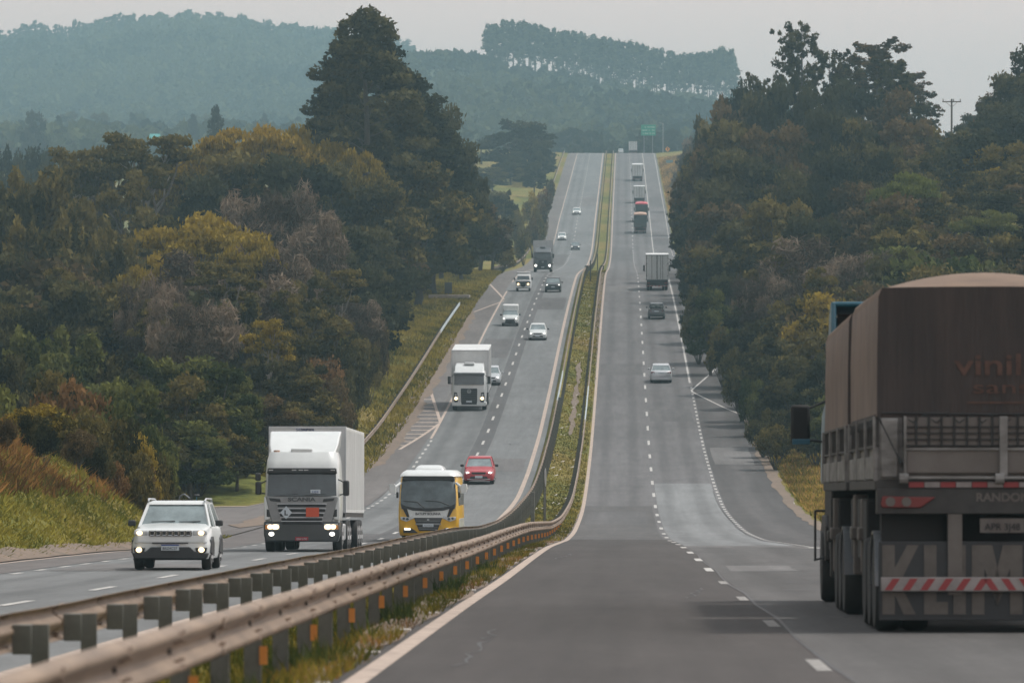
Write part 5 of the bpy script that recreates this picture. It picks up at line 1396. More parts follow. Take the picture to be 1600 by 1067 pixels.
def make_tree(kind, seed):
    """unit prototype: returns dict(trunk=mesh, crown=mesh, h, w)"""
    rs = np.random.RandomState(seed); rr = random.Random(seed)
    tm = MB(); C = []; T = []; S = []
    def put(c, r, n, tint, size, el=1.0, up=0.0, bottom=.35):
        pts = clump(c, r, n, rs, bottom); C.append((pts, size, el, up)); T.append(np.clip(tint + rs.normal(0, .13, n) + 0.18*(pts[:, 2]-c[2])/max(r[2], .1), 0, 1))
    if kind == 'broad':
        h, w = 14, 12
        limb(tm, (0, 0, -.5), (rr.uniform(-.6, .6), .2, 5.0), .42, .30, .04, seed)
        for i in range(40):
            a = rr.uniform(0, 6.28); rad = w/2*.86*math.sqrt(rr.random()); z = 4.6 + 8*(1-(rad/(w/2))**2)*(rr.random()**.6)
            c = (rad*math.cos(a), rad*math.sin(a), z)
            if i % 2: limb(tm, (0, .1, 4.2+rr.random()), (c[0]*.85, c[1]*.85, c[2]), .16, .04, .07, seed+i)
            r = rr.uniform(.8, 1.9); put(c, (r, r, r*.7), int(210*r), rr.uniform(.0, .9), .25, 1.1)
        for i in range(7):
            a = i*.9; put((w*.36*math.cos(a), w*.36*math.sin(a), 3.6+rr.random()), (1.6, 1.6, 1.5), 380, rr.uniform(.1, .4), .24)
    elif kind == 'open':            # visible forked trunk, thin high crown
        h, w = 16, 11
        fork = (rr.uniform(-.3, .3), 0, 7.5)
        limb(tm, (0, 0, -.5), fork, .40, .30, .03, seed)
        for i in range(8):
            a = i*.785+rr.uniform(-.3, .3); rad = rr.uniform(1.8, 4.6); z = rr.uniform(10.5, 14.6)
            pts = limb(tm, fork, (rad*math.cos(a), rad*math.sin(a), z), .20, .05, .08, seed+i)
            for k in range(4):
                e = (rad*math.cos(a)+rr.uniform(-1.6, 1.6), rad*math.sin(a)+rr.uniform(-1.6, 1.6), z+rr.uniform(-1.2, 1.3))
                limb(tm, pts[-2], e, .06, .02, .08, seed*7+i*5+k, 3, 5)
                r = rr.uniform(.8, 1.5); put(e, (r, r, r*.5), int(200*r), rr.uniform(.2, .8), .21, 1.1)
        for i in range(4): put((rr.uniform(-2.5, 2.5), rr.uniform(-2, 2), rr.uniform(6, 8.5)), (1.3, 1.3, .9), 200, .3, .21)
    elif kind == 'flat':            # wide flat-topped crown in tiers
        h, w = 13, 15
        limb(tm, (0, 0, -.5), (0, 0, 5), .40, .30, .03, seed)
        for i in range(22):
            a = rr.uniform(0, 6.28); rad = w/2*math.sqrt(rr.random())*.86; z = 11.6 - 3.6*(rad/(w/2))**2 - (rr.random()*3.2 if i % 2 else rr.random()*.8)
            c = (rad*math.cos(a), rad*math.sin(a), z)
            limb(tm, (0, 0, 4.6), c, .13, .03, .09, seed+i)
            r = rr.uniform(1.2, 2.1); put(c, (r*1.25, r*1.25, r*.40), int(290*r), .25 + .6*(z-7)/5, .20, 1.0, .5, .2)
    elif kind == 'tall':            # big dark irregular spire
        h, w = 32, 17
        limb(tm, (0, 0, -.5), (.6, 0, 29), .62, .12, .012, seed, 8)
        for i in range(150):
            t = (i+rr.random())/150; z = 3.5 + 27.5*t
            rad = (w/2)*min(1, (1-t)**.42*1.0)*(.3+.75*math.sqrt(rr.random())); a = rr.uniform(0, 6.28)
            rad *= .92 + .12*math.sin(a*3+z*.9+seed)
            c = (rad*math.cos(a)+.6*t, rad*math.sin(a), z)
            if i % 3 == 0: limb(tm, (.6*t, 0, z-2), c, .15*(1.1-t), .03, .06, seed+i)
            r = rr.uniform(.75, 1.75); put(c, (r, r, r*.7), int(150*r), rr.uniform(.0, .85), .26, 1.1)
    elif kind == 'airy':            # pine with tufts against the sky
        h, w = 22, 9
        limb(tm, (0, 0, -.5), (.3, 0, 21.5), .36, .05, .01, seed, 8)
        for i in range(66):
            t = (i+rr.random())/66; z = 5 + 16.3*t
            rad = (w/2)*(.35+.65*math.sin(math.pi*(.12+.72*t)))*rr.uniform(.25, 1.08); a = rr.uniform(0, 6.28)
            c = (rad*math.cos(a), rad*math.sin(a), z + rr.uniform(.0, 1.0))
            limb(tm, (.2*t, 0, z-1.0), c, .07*(1.2-t), .02, .05, seed+i, 3, 5)
            for k in range(5):
                f = rr.uniform(.35, 1.12)
                q = (c[0]*f+rr.uniform(-.55, .55), c[1]*f+rr.uniform(-.55, .55), z-1+(c[2]-z+1)*f+rr.uniform(-.5, .6)); r = rr.uniform(.25, .62)
                put(q, (r, r, r*.9), int(105*r), rr.uniform(.1, .7), .17, 1.3)
    elif kind == 'plume':           # tall feathery vertical sprays (bamboo, casuarina)
        h, w = 13, 9
        for i in range(26):
            a = rr.uniform(0, 6.28); rad = w/2*math.sqrt(rr.random()); lean = rr.uniform(.9, 1.25); zt = 12.4*(1-.35*(rad/(w/2))**2)*rr.uniform(.75, 1)
            e = (rad*lean*math.cos(a), rad*lean*math.sin(a), zt)
            limb(tm, (rad*.3*math.cos(a), rad*.3*math.sin(a), -.3), e, .09, .02, .03, seed+i, 4, 5)
            for k in range(4):
                f = .35+.18*k; put((e[0]*(.3+.7*f), e[1]*(.3+.7*f), zt*f+zt*.12), (.75, .75, 1.5), 210, rr.uniform(.1, .9), .22, 1.5, .5, 1)
    elif kind == 'bare':            # grey twiggy crown
        h, w = 12, 10
        limb(tm, (0, 0, -.5), (0, 0, 3.5), .28, .20, .03, seed)
        for i in range(14):
            a = rr.uniform(0, 6.28); rad = w/2*math.sqrt(rr.random())*.9; z = 11.2-3.4*(rad/(w/2))**2-rr.random()*1.5
            pts = limb(tm, (0, 0, 3+rr.random()), (rad*math.cos(a), rad*math.sin(a), z), .12, .025, .07, seed+i, 4, 5)
            for k in range(5):
                b = pts[2+k % 3]; e = (b[0]+rr.uniform(-1.7, 1.7), b[1]+rr.uniform(-1.7, 1.7), b[2]+rr.uniform(.5, 2.4))
                limb(tm, b, e, .04, .012, .08, seed*3+i*7+k, 3, 4)
                put(e, (1.2, 1.2, 1.2), 330, rr.uniform(.1, .9), .085, 5.0, .5, 1)
    elif kind == 'shrub':
        h, w = 5, 6
        for i in range(13):
            a = rr.uniform(0, 6.28); rad = w/2*.75*math.sqrt(rr.random()); z = .9 + 3.2*(1-(rad/(w/2))**2)*rr.uniform(.3, 1)
            c = (rad*math.cos(a), rad*math.sin(a), z); limb(tm, (0, 0, -.2), c, .07, .02, .08, seed+i, 3, 5)
            r = rr.uniform(.75, 1.3); put(c, (r, r, r*.85), int(420*r), rr.uniform(.15, .85), .13, 1.1, 0, .8)
    elif kind == 'umbrella':        # araucaria
        h, w = 16, 13
        limb(tm, (0, 0, -.5), (0, 0, 13.5), .42, .22, .01, seed, 6)
        for i in range(22):
            a = i*2.4; t = (i % 11)/11; rad = w/2*(.55+.45*t); z = 14.8 - 2.0*t - (1.8 if i > 11 else 0) - rr.random()*.6
            c = (rad*math.cos(a), rad*math.sin(a), z); limb(tm, (0, 0, 12.6-(2.4 if i > 11 else 0)), (c[0], c[1], c[2]-.2), .12, .05, .05, seed+i, 4, 5)
            put(c, (1.25, 1.25, .75), 330, rr.uniform(.1, .5), .2); put((c[0]*.55, c[1]*.55, z+.5), (1.3, 1.3, .7), 300, rr.uniform(.1, .6), .2)
        for i in range(5): put((rr.uniform(-3.5, 3.5), rr.uniform(-2, 2), rr.uniform(1.5, 8)), (1.7, 1.7, 2.0), 330, .2, .24)
    elif kind == 'pole_euc':        # plantation eucalyptus: bare stem, narrow crown
        h, w = 28, 7
        limb(tm, (0, 0, -1), (.2, 0, 27), .36, .10, .004, seed, 4, 5)
        z0_ = rr.choice([6, 9, 11])
        for i in range(17):
            t = (i+rr.random())/17; z = z0_ + (27-z0_)*t**.9; rad = 2.6*math.sin(math.pi*min(1, .22+.72*t))*rr.uniform(.25, 1); a = rr.uniform(0, 6.28)
            r = rr.uniform(.9, 1.7); put((rad*math.cos(a), rad*math.sin(a), z), (r, r, r*1.2), 44, rr.uniform(.0, 1), .6)
    elif kind == 'cone':
        h, w = 20, 11
        limb(tm, (0, 0, -.5), (0, 0, 19), .4, .06, .01, seed, 6)
        for i in range(34):
            t = (i+rr.random())/34; z = 3 + 16.5*t; rad = w/2*(1-t)**.55*rr.uniform(.3, .9); a = i*2.4
            r = 1.0+1.3*(1-t); put((rad*math.cos(a), rad*math.sin(a), z), (r, r, r*1.1), int(190*r), rr.uniform(.1, .6), .28)
    V = []; Q = []; n = 0
    for (p, s, el, up) in C:
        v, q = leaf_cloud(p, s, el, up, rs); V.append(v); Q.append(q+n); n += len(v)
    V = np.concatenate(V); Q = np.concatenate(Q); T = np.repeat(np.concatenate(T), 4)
    tmesh = bpy.data.meshes.new(kind+'_trunk'); tmesh.from_pydata(tm.v, [], tm.f); tmesh.update()
    tmesh.polygons.foreach_set('use_smooth', [True]*len(tmesh.polygons)); tmesh.materials.append(M['bark'])
    co = np_mesh('crown', V, Q, None, T); cm = co.data; cm.materials.append(None); bpy.data.objects.remove(co, do_unlink=True)
    return dict(t=tmesh, c=cm, h=float(np.percentile(V[:, 2], 99.7)), w=float(np.percentile(V[:, 0], 99)-np.percentile(V[:, 0], 1)))
for kind, k in (('broad', 3), ('open', 2), ('flat', 2), ('tall', 2), ('airy', 2), ('plume', 2), ('bare', 2), ('shrub', 3), ('umbrella', 1), ('pole_euc', 6), ('cone', 2)):
    PROTO[kind] = [make_tree(kind, 100+17*i+len(kind)) for i in range(k)]
LM = {
 'dark':   (leafmat('dark_green_leaves', (0.020, 0.025, 0.014), (0.088, 0.090, 0.044)), 'dark green'),
 'deep':   (leafmat('blackish_green_leaves', (0.013, 0.019, 0.014), (0.050, 0.058, 0.034)), 'blackish green'),
 'olive':  (leafmat('olive_leaves', (0.034, 0.038, 0.017), (0.140, 0.128, 0.050)), 'olive green'),
 'green':  (leafmat('mid_green_leaves', (0.028, 0.044, 0.017), (0.120, 0.142, 0.050)), 'mid green'),
 'yellow': (leafmat('yellowish_leaves', (0.056, 0.057, 0.018), (0.27, 0.225, 0.045)), 'yellow-green'),
 'gold':   (leafmat('golden_leaves', (0.060, 0.056, 0.018), (0.30, 0.235, 0.045)), 'golden yellow'),
 'brown':  (leafmat('brownish_leaves', (0.036, 0.033, 0.020), (0.125, 0.100, 0.056)), 'brownish'),
 'rust':   (leafmat('rusty_leaves', (0.050, 0.036, 0.019), (0.185, 0.120, 0.058)), 'rusty brown'),
 'grey':   (leafmat('grey_twigs', (0.052, 0.048, 0.042), (0.185, 0.162, 0.140), .1), 'grey leafless'),
 'lime':   (leafmat('fresh_green_leaves', (0.040, 0.060, 0.018), (0.13, 0.165, 0.045)), 'bright green'),
 'euc':    (leafmat('eucalyptus_leaves', (0.010, 0.019, 0.014), (0.075, 0.095, 0.050)), 'dark'),
}
SHAPE = {'broad': ('broad_tree', 'round-crowned tree'), 'open': ('forked_tree', 'thin-crowned tree on a forked trunk'), 'flat': ('flat_topped_tree', 'flat-topped tree'), 'tall': ('tall_dark_tree', 'tall tree with a ragged spire'),
         'airy': ('airy_pine', 'open airy pine'), 'plume': ('feathery_tree', 'feathery upright tree'), 'bare': ('leafless_tree', 'twiggy tree'), 'shrub': ('shrub', 'shrub'), 'umbrella': ('umbrella_pine', 'umbrella-crowned pine'),
         'pole_euc': ('plantation_tree', 'plantation tree with bare stem'), 'cone': ('conical_tree', 'conical tree')}
MARKS = [('the white SUV', 270, 838), ('the container lorry with the orange placard', 480, 760), ('the yellow minibus', 670, 785), ('the box truck with black grille', 733, 590), ('the culvert slab', 735, 472),
         ('the middle crest', 848, 401), ('the far crest', 950, 240), ('the white-topped truck on the climb', 996, 268), ('the grey ribbed box truck', 1027, 425), ('the silver sedan', 1033, 584), ('the utility pole', 1487, 180),
         ('the tarpaulin lorry', 1450, 640), ('the left edge of the photo', 20, 400), ('the valley sheds', 110, 240), ('the big ragged spire tree', 575, 180), ('the two airy pines', 1250, 120), ('the right edge of the photo', 1590, 300),
         ('the hatched wedge', 660, 630), ('the yellow-topped tree', 320, 420), ('the golden canopy', 410, 240)]
PLANTED = []
def plant(kind, x, ytop, d, wpx=None, leaf='dark', base=None, label=None, group=None, hmax=None, bark=None, var=None, register=True, ground=None):
    """x, ytop: where the crown's top stands in the photo; d: distance"""
    pr_ = PROTO[kind][rnd.randrange(len(PROTO[kind])) if var is None else var % len(PROTO[kind])]
    X = (x-VX)*d/F
    zg = ground(X, d) if ground else G(X, d)
    ztop = (HY-ytop)*d/F
    h = max(1.0, ztop-zg)
    if hmax and h > hmax: h = hmax
    sz = h/pr_['h']
    sx = (wpx*d/F)/pr_['w'] if wpx else sz*rnd.uniform(.85, 1.15)
    if kind in ('broad', 'bare', 'plume', 'shrub', 'cone'): sx = min(sx, 1.55*sz)
    if kind == 'flat': sx = min(sx, 1.8*sz)
    nm, sh = SHAPE[kind]
    o = empty(nm, (X, d, zg), (0, 0, rnd.uniform(0, 6.28)))
    o.scale = (sx, sx, sz)
    t = bpy.data.objects.new('trunk', pr_['t']); COL.objects.link(t); setparent(t, o)
    if bark: t.material_slots[0].link = 'OBJECT'; t.material_slots[0].material = M[bark]
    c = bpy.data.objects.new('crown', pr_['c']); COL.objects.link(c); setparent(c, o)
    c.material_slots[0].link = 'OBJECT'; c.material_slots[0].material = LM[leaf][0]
    o['category'] = 'shrub' if kind == 'shrub' else 'tree'
    if label: o['label'] = label
    if group: o['group'] = group
    if register and not label: PLANTED.append((o, sh, LM[leaf][1], x, ytop))
    return o

WL, WR = 'trees and shrubs of the left roadside woods', 'trees and shrubs of the right hillside woods'
# --- left woods: (kind, x, y of the top, distance, width in photo px, leaf)
LEFT = [
 ('tall', 578, 22, 560, 215, 'dark'), ('tall', 600, 70, 585, 190, 'deep'), ('tall', 545, 95, 570, 170, 'dark'), ('tall', 655, 128, 600, 170, 'deep'), ('tall', 520, 150, 590, 150, 'dark'), ('broad', 690, 170, 640, 110, 'dark'), ('broad', 670, 215, 600, 130, 'deep'),
 ('broad', 722, 232, 660, 80, 'dark'), ('broad', 650, 260, 560, 170, 'olive'), ('broad', 722, 300, 640, 90, 'olive'), ('broad', 750, 318, 690, 90, 'brown'), ('broad', 680, 330, 590, 110, 'dark'), ('bare', 770, 345, 700, 60, 'grey'), ('shrub', 785, 385, 715, 40, 'olive'),
 ('flat', 400, 200, 540, 190, 'gold'), ('flat', 470, 200, 560, 130, 'yellow'), ('flat', 335, 224, 545, 150, 'gold'), ('flat', 290, 236, 570, 110, 'brown'), ('broad', 400, 245, 515, 230, 'olive'), ('broad', 345, 275, 500, 150, 'deep'), ('broad', 460, 250, 505, 190, 'deep'), ('broad', 530, 262, 520, 150, 'dark'), ('flat', 555, 236, 545, 90, 'yellow'), ('broad', 590, 290, 520, 150, 'olive'),
 ('open', 165, 213, 520, 120, 'olive'), ('open', 235, 210, 510, 130, 'olive'), ('open', 205, 262, 490, 110, 'olive'), ('open', 125, 232, 530, 100, 'olive'), ('broad', 150, 262, 560, 90, 'olive'), ('broad', 260, 250, 560, 110, 'brown'),
 ('plume', 60, 276, 470, 110, 'olive'), ('plume', 100, 282, 455, 110, 'olive'), ('plume', 25, 300, 450, 100, 'dark'), ('plume', 130, 330, 430, 100, 'olive'), ('plume', 60, 350, 420, 120, 'olive'), ('broad', 15, 400, 400, 110, 'dark'), ('plume', 175, 380, 420, 90, 'olive'),
 ('broad', 15, 238, 900, 60, 'deep'), ('broad', 48, 236, 910, 60, 'deep'), ('broad', 78, 240, 905, 50, 'deep'), ('broad', 104, 246, 900, 50, 'deep'), ('broad', -12, 244, 890, 60, 'deep'), ('broad', 80, 262, 820, 90, 'deep'), ('broad', 20, 268, 820, 90, 'deep'),
 ('cone', 337, 168, 1250, 46, 'deep'),
 ('flat', 315, 337, 410, 185, 'yellow'), ('flat', 240, 400, 390, 100, 'yellow'), ('flat', 390, 372, 400, 110, 'yellow'), ('bare', 330, 400, 385, 170, 'grey'), ('bare', 425, 300, 450, 150, 'grey'), ('bare', 480, 340, 440, 120, 'grey'), ('bare', 420, 400, 400, 120, 'grey'), ('broad', 475, 440, 395, 95, 'olive'),
 ('broad', 530, 350, 480, 130, 'dark'), ('broad', 578, 360, 500, 120, 'dark'), ('broad', 615, 365, 540, 90, 'brown'), ('broad', 560, 420, 440, 120, 'deep'), ('broad', 632, 390, 575, 76, 'dark'), ('broad', 580, 425, 470, 105, 'dark'),
 ('broad', 240, 330, 470, 120, 'olive'), ('broad', 190, 440, 370, 120, 'olive'), ('broad', 100, 440, 360, 130, 'dark'), ('broad', 30, 480, 340, 120, 'dark'), ('bare', 300, 470, 350, 130, 'grey'), ('broad', 380, 470, 360, 100, 'olive'), ('bare', 250, 440, 360, 110, 'grey'),
 ('broad', 520, 500, 385, 100, 'olive'), ('broad', 530, 500, 402, 76, 'olive'), ('broad', 460, 520, 350, 100, 'olive'), ('bare', 545, 470, 420, 90, 'grey'), ('broad', 410, 560, 330, 80, 'dark'), ('broad', 562, 478, 460, 60, 'dark'),
 ('plume', 60, 520, 310, 110, 'green'), ('plume', 120, 530, 300, 110, 'green'), ('broad', 10, 560, 280, 100, 'dark'), ('plume', 180, 560, 300, 90, 'dark'),
 ('broad', 235, 560, 300, 120, 'green'), ('broad', 330, 562, 297, 140, 'green'), ('broad', 285, 590, 290, 130, 'olive'), ('broad', 170, 600, 288, 120, 'green'), ('broad', 370, 590, 300, 80, 'green'), ('broad', 120, 620, 285, 110, 'olive'), ('broad', 215, 640, 283, 120, 'dark'), ('broad', 300, 660, 286, 130, 'green'), ('broad', 370, 680, 292, 80, 'olive'), ('broad', 60, 600, 290, 90, 'brown'),
 ('broad', 470, 590, 330, 110, 'olive'), ('broad', 420, 620, 315, 90, 'brown'), ('shrub', 500, 560, 360, 74, 'rust'), ('shrub', 518, 592, 345, 62, 'brown'), ('broad', 470, 640, 318, 80, 'olive'), ('shrub', 545, 548, 375, 64, 'dark'), ('shrub', 536, 530, 395, 46, 'green'), ('shrub', 505, 624, 335, 48, 'olive'), ('shrub', 535, 592, 352, 44, 'dark'), ('shrub', 548, 564, 380, 38, 'olive'), ('shrub', 576, 534, 400, 38, 'olive'), ('shrub', 592, 508, 425, 36, 'brown'), ('shrub', 460, 680, 310, 90, 'brown'), ('shrub', 480, 664, 322, 48, 'olive'), ('shrub', 410, 700, 302, 70, 'dark'), ('shrub', 385, 738, 297, 60, 'green'), ('shrub', 335, 735, 293, 70, 'dark'), ('shrub', 290, 730, 291, 70, 'olive'), ('shrub', 310, 700, 290, 70, 'green'), ('shrub', 250, 720, 290, 70, 'dark'),
 ('broad', 600, 436, 535, 50, 'dark'), ('open', 690, 330, 640, 60, 'olive'), ('open', 655, 345, 610, 60, 'dark'), ('shrub', 665, 425, 640, 30, 'brown'), ('open', 470, 455, 372, 90, 'olive'), ('open', 350, 410, 378, 110, 'olive'), ('open', 250, 470, 352, 90, 'olive'), ('open', 520, 420, 410, 90, 'olive'), ('open', 120, 420, 385, 100, 'olive'), ('open', 420, 500, 340, 70, 'yellow'), ('broad', 715, 368, 650, 64, 'olive'), ('shrub', 618, 458, 560, 34, 'green'), ('broad', 768, 368, 715, 50, 'dark'),
]
for k, (kind, x, y, d, w, lf) in enumerate(LEFT):
    plant(kind, x, y, d, w, lf, group=WL, var=k, bark='barkpale' if kind in ('bare', 'open') and k % 2 else None)
# --- right woods
RIGHT = [
 ('airy', 1250, 38, 700, 84, 'dark'), ('airy', 1372, 66, 690, 110, 'brown'), ('airy', 1298, 78, 700, 60, 'dark'), ('airy', 1330, 84, 705, 60, 'dark'), ('airy', 1195, 118, 690, 60, 'dark'), ('airy', 1420, 112, 700, 74, 'brown'), ('airy', 1446, 160, 690, 50, 'dark'), ('airy', 1395, 95, 680, 70, 'dark'),
 ('broad', 1160, 134, 720, 80, 'deep'), ('broad', 1275, 140, 640, 90, 'deep'), ('broad', 1230, 125, 670, 90, 'deep'), ('broad', 1330, 130, 660, 110, 'deep'), ('broad', 1400, 145, 650, 110, 'brown'), ('broad', 1140, 160, 690, 100, 'brown'), ('broad', 1185, 150, 660, 90, 'dark'), ('broad', 1290, 175, 600, 90, 'deep'),
 ('broad', 1105, 190, 760, 80, 'olive'), ('broad', 1150, 195, 640, 150, 'olive'), ('broad', 1215, 200, 600, 150, 'brown'), ('broad', 1110, 235, 640, 110, 'brown'), ('broad', 1160, 240, 580, 160, 'dark'), ('broad', 1230, 270, 545, 120, 'dark'), ('broad', 1085, 285, 640, 70, 'dark'),
 ('broad', 1345, 190, 600, 100, 'olive'), ('broad', 1415, 190, 600, 120, 'brown'), ('broad', 1370, 225, 560, 100, 'dark'), ('broad', 1300, 240, 550, 100, 'deep'), ('broad', 1450, 200, 610, 100, 'olive'), ('broad', 1520, 205, 610, 110, 'dark'), ('broad', 1480, 235, 570, 100, 'dark'), ('broad', 1535, 240, 560, 100, 'yellow'), ('broad', 1430, 245, 560, 100, 'olive'),
 ('broad', 1612, 78, 640, 110, 'dark'), ('broad', 1575, 118, 650, 90, 'dark'), ('broad', 1590, 160, 630, 120, 'dark'), ('broad', 1545, 150, 660, 60, 'brown'), ('broad', 1570, 175, 620, 120, 'deep'), ('broad', 1530, 178, 760, 70, 'deep'), ('broad', 1590, 225, 600, 110, 'deep'), ('broad', 1500, 196, 740, 50, 'deep'),
 ('flat', 1415, 272, 500, 110, 'lime'), ('broad', 1330, 290, 520, 120, 'brown'), ('broad', 1390, 310, 480, 140, 'brown'), ('broad', 1480, 300, 500, 110, 'olive'), ('broad', 1560, 300, 500, 110, 'dark'), ('broad', 1600, 290, 520, 100, 'brown'), ('flat', 1545, 330, 470, 110, 'green'),
 ('broad', 1265, 300, 520, 110, 'deep'), ('broad', 1215, 315, 490, 150, 'olive'), ('broad', 1135, 320, 560, 110, 'brown'), ('broad', 1095, 330, 600, 80, 'dark'), ('broad', 1165, 350, 500, 130, 'dark'), ('broad', 1120, 385, 520, 100, 'olive'), ('broad', 1105, 420, 500, 80, 'deep'),
 ('bare', 1285, 378, 440, 180, 'grey'), ('bare', 1210, 430, 430, 110, 'grey'), ('bare', 1340, 400, 430, 120, 'grey'), ('broad', 1270, 340, 480, 120, 'deep'), ('broad', 1420, 360, 450, 140, 'olive'), ('broad', 1500, 370, 440, 130, 'brown'), ('broad', 1580, 370, 440, 120, 'olive'), ('broad', 1400, 400, 420, 120, 'dark'), ('broad', 1460, 420, 400, 140, 'olive'), ('broad', 1560, 420, 400, 140, 'dark'),
 ('broad', 1145, 430, 470, 110, 'deep'), ('broad', 1110, 455, 455, 70, 'green'), ('broad', 1180, 470, 430, 110, 'dark'), ('broad', 1240, 470, 415, 110, 'olive'), ('broad', 1290, 462, 400, 120, 'yellow'), ('broad', 1265, 520, 385, 100, 'olive'), ('broad', 1200, 530, 395, 90, 'dark'), ('broad', 1240, 560, 370, 90, 'dark'), ('broad', 1290, 560, 360, 100, 'deep'), ('shrub', 1215, 600, 372, 70, 'deep'), ('broad', 1260, 610, 352, 80, 'dark'), ('broad', 1300, 620, 345, 80, 'green'), ('shrub', 1225, 640, 355, 60, 'dark'), ('shrub', 1275, 650, 345, 60, 'dark'),
 ('open', 1300, 420, 405, 90, 'olive'), ('open', 1215, 400, 440, 80, 'olive'), ('open', 1420, 330, 455, 90, 'olive'), ('open', 1150, 290, 590, 80, 'brown'), ('shrub', 1112, 486, 468, 44, 'dark'), ('shrub', 1130, 508, 440, 50, 'olive'), ('shrub', 1152, 545, 413, 48, 'dark'), ('shrub', 1174, 592, 384, 46, 'green'), ('shrub', 1192, 640, 360, 46, 'dark'), ('shrub', 1212, 664, 345, 50, 'olive'), ('broad', 1085, 385, 560, 46, 'dark'), ('shrub', 1092, 455, 470, 50, 'dark'), ('shrub', 1160, 560, 400, 50, 'dark'), ('broad', 1400, 470, 380, 150, 'dark'), ('broad', 1500, 480, 380, 150, 'olive'),
 ('shrub', 1070, 255, 1180, 36, 'grey'), ('broad', 1082, 218, 1150, 44, 'grey'), ('broad', 1075, 240, 1050, 40, 'brown'), ('broad', 1088, 232, 950, 50, 'brown'), ('broad', 1082, 300, 820, 50, 'dark'), ('broad', 1105, 215, 880, 60, 'dark'), ('broad', 1078, 330, 760, 30, 'olive'), ('shrub', 1062, 385, 790, 16, 'yellow'),
]
for k, (kind, x, y, d, w, lf) in enumerate(RIGHT):
    plant(kind, x, y, d, w, lf, group=WR, var=k)
# fill the woods behind and between, so that no bare ground shows through
def fill(n, xr, dr, off, leafs, kinds, grp, hr, seed, wr=(.8, 1.2)):
    q = random.Random(seed)
    for i in range(n):
        d = q.uniform(*dr); X = q.uniform(*xr(d))
        x = VX + X*F/d; h = q.uniform(*hr); yt = HY - (G(X, d)+h)*F/d
        plant(q.choice(kinds), x, yt, d, None, q.choice(leafs), group=grp)
fill(70, lambda d: (-58 - (d-300)*.07, -29 - (d-300)*.012), (310, 700), 0, ['olive', 'dark', 'deep', 'brown', 'olive'], ['broad', 'broad', 'bare', 'shrub'], WL, (6, 10), 5)
fill(45, lambda d: (15.5, 20 + (d-380)*.13), (400, 760), 0, ['dark', 'olive', 'brown', 'deep'], ['broad', 'broad', 'shrub'], WR, (5, 9), 6)
fill(34, lambda d: (18, 62), (300, 460), 0, ['dark', 'olive', 'brown', 'green'], ['broad', 'broad', 'shrub'], WR, (5, 9), 9)
# trees across the valley and past the crest
for (x, y, d, w) in ((810, 190, 1330, 110), (752, 222, 1420, 60)):
    plant('broad' if x == 810 else 'umbrella', x, y, d, w, 'deep', var=1, group='umbrella pines by the far climb', label={810: 'big dark spreading pine left of the far climb, its crown nearest the road', 752: 'smaller umbrella-crowned pine left of the big one by the far climb'}[x])
for k, (kind, x, y, d, w, lf) in enumerate([('broad', 845, 222, 1300, 40, 'deep'), ('broad', 790, 245, 1300, 50, 'deep'), ('broad', 770, 262, 1250, 50, 'dark'), ('broad', 835, 255, 1220, 34, 'deep'), ('broad', 735, 262, 1200, 60, 'dark'), ('shrub', 775, 300, 1080, 40, 'dark'), ('broad', 745, 305, 1000, 50, 'brown'), ('shrub', 845, 318, 1010, 22, 'brown'), ('shrub', 832, 340, 940, 24, 'brown'), ('shrub', 850, 296, 1080, 20, 'rust'), ('shrub', 860, 280, 1160, 16, 'brown'), ('shrub', 818, 362, 860, 26, 'olive'), ('shrub', 840, 328, 960, 24, 'olive'), ('broad', 812, 238, 1310, 60, 'deep'), ('broad', 798, 255, 1290, 46, 'deep'), ('broad', 822, 262, 1280, 40, 'dark'), ('shrub', 830, 300, 1050, 26, 'yellow'), ('shrub', 806, 330, 960, 30, 'olive'), ('broad', 790, 300, 1000, 40, 'dark')]):
    plant(kind, x, y, d, w, lf, group='trees left of the far climb')
for k, (kind, x, y, d, w) in enumerate([('umbrella', 895, 200, 1830, 44), ('umbrella', 925, 204, 1850, 30), ('umbrella', 875, 208, 1880, 30), ('cone', 940, 207, 1800, 14), ('broad', 905, 215, 1780, 40), ('broad', 925, 222, 1790, 40), ('broad', 955, 222, 1800, 26), ('broad', 870, 215, 1850, 40), ('umbrella', 1012, 205, 1780, 36), ('broad', 1005, 218, 1770, 40), ('broad', 1030, 218, 1800, 34), ('umbrella', 1052, 202, 1850, 26), ('broad', 1060, 212, 1850, 40), ('broad', 975, 226, 1850, 30), ('broad', 1085, 210, 1800, 50), ('broad', 850, 225, 1800, 34), ('broad', 1045, 222, 1790, 30)]):
    plant(kind, x, y, d, w, 'deep', group='dark trees just past the far crest', ground=lambda a, b: ZR(b)-2)
# valley woods, left far: scattered copses
for k in range(46):
    x = rnd.uniform(-20, 470); d = rnd.uniform(1900, 2700); y = rnd.uniform(176, 226)
    plant(rnd.choice(['broad', 'cone', 'broad']), x, y, d, rnd.uniform(24, 46), rnd.choice(['deep', 'dark', 'euc']), group='trees in the far valley', hmax=26)

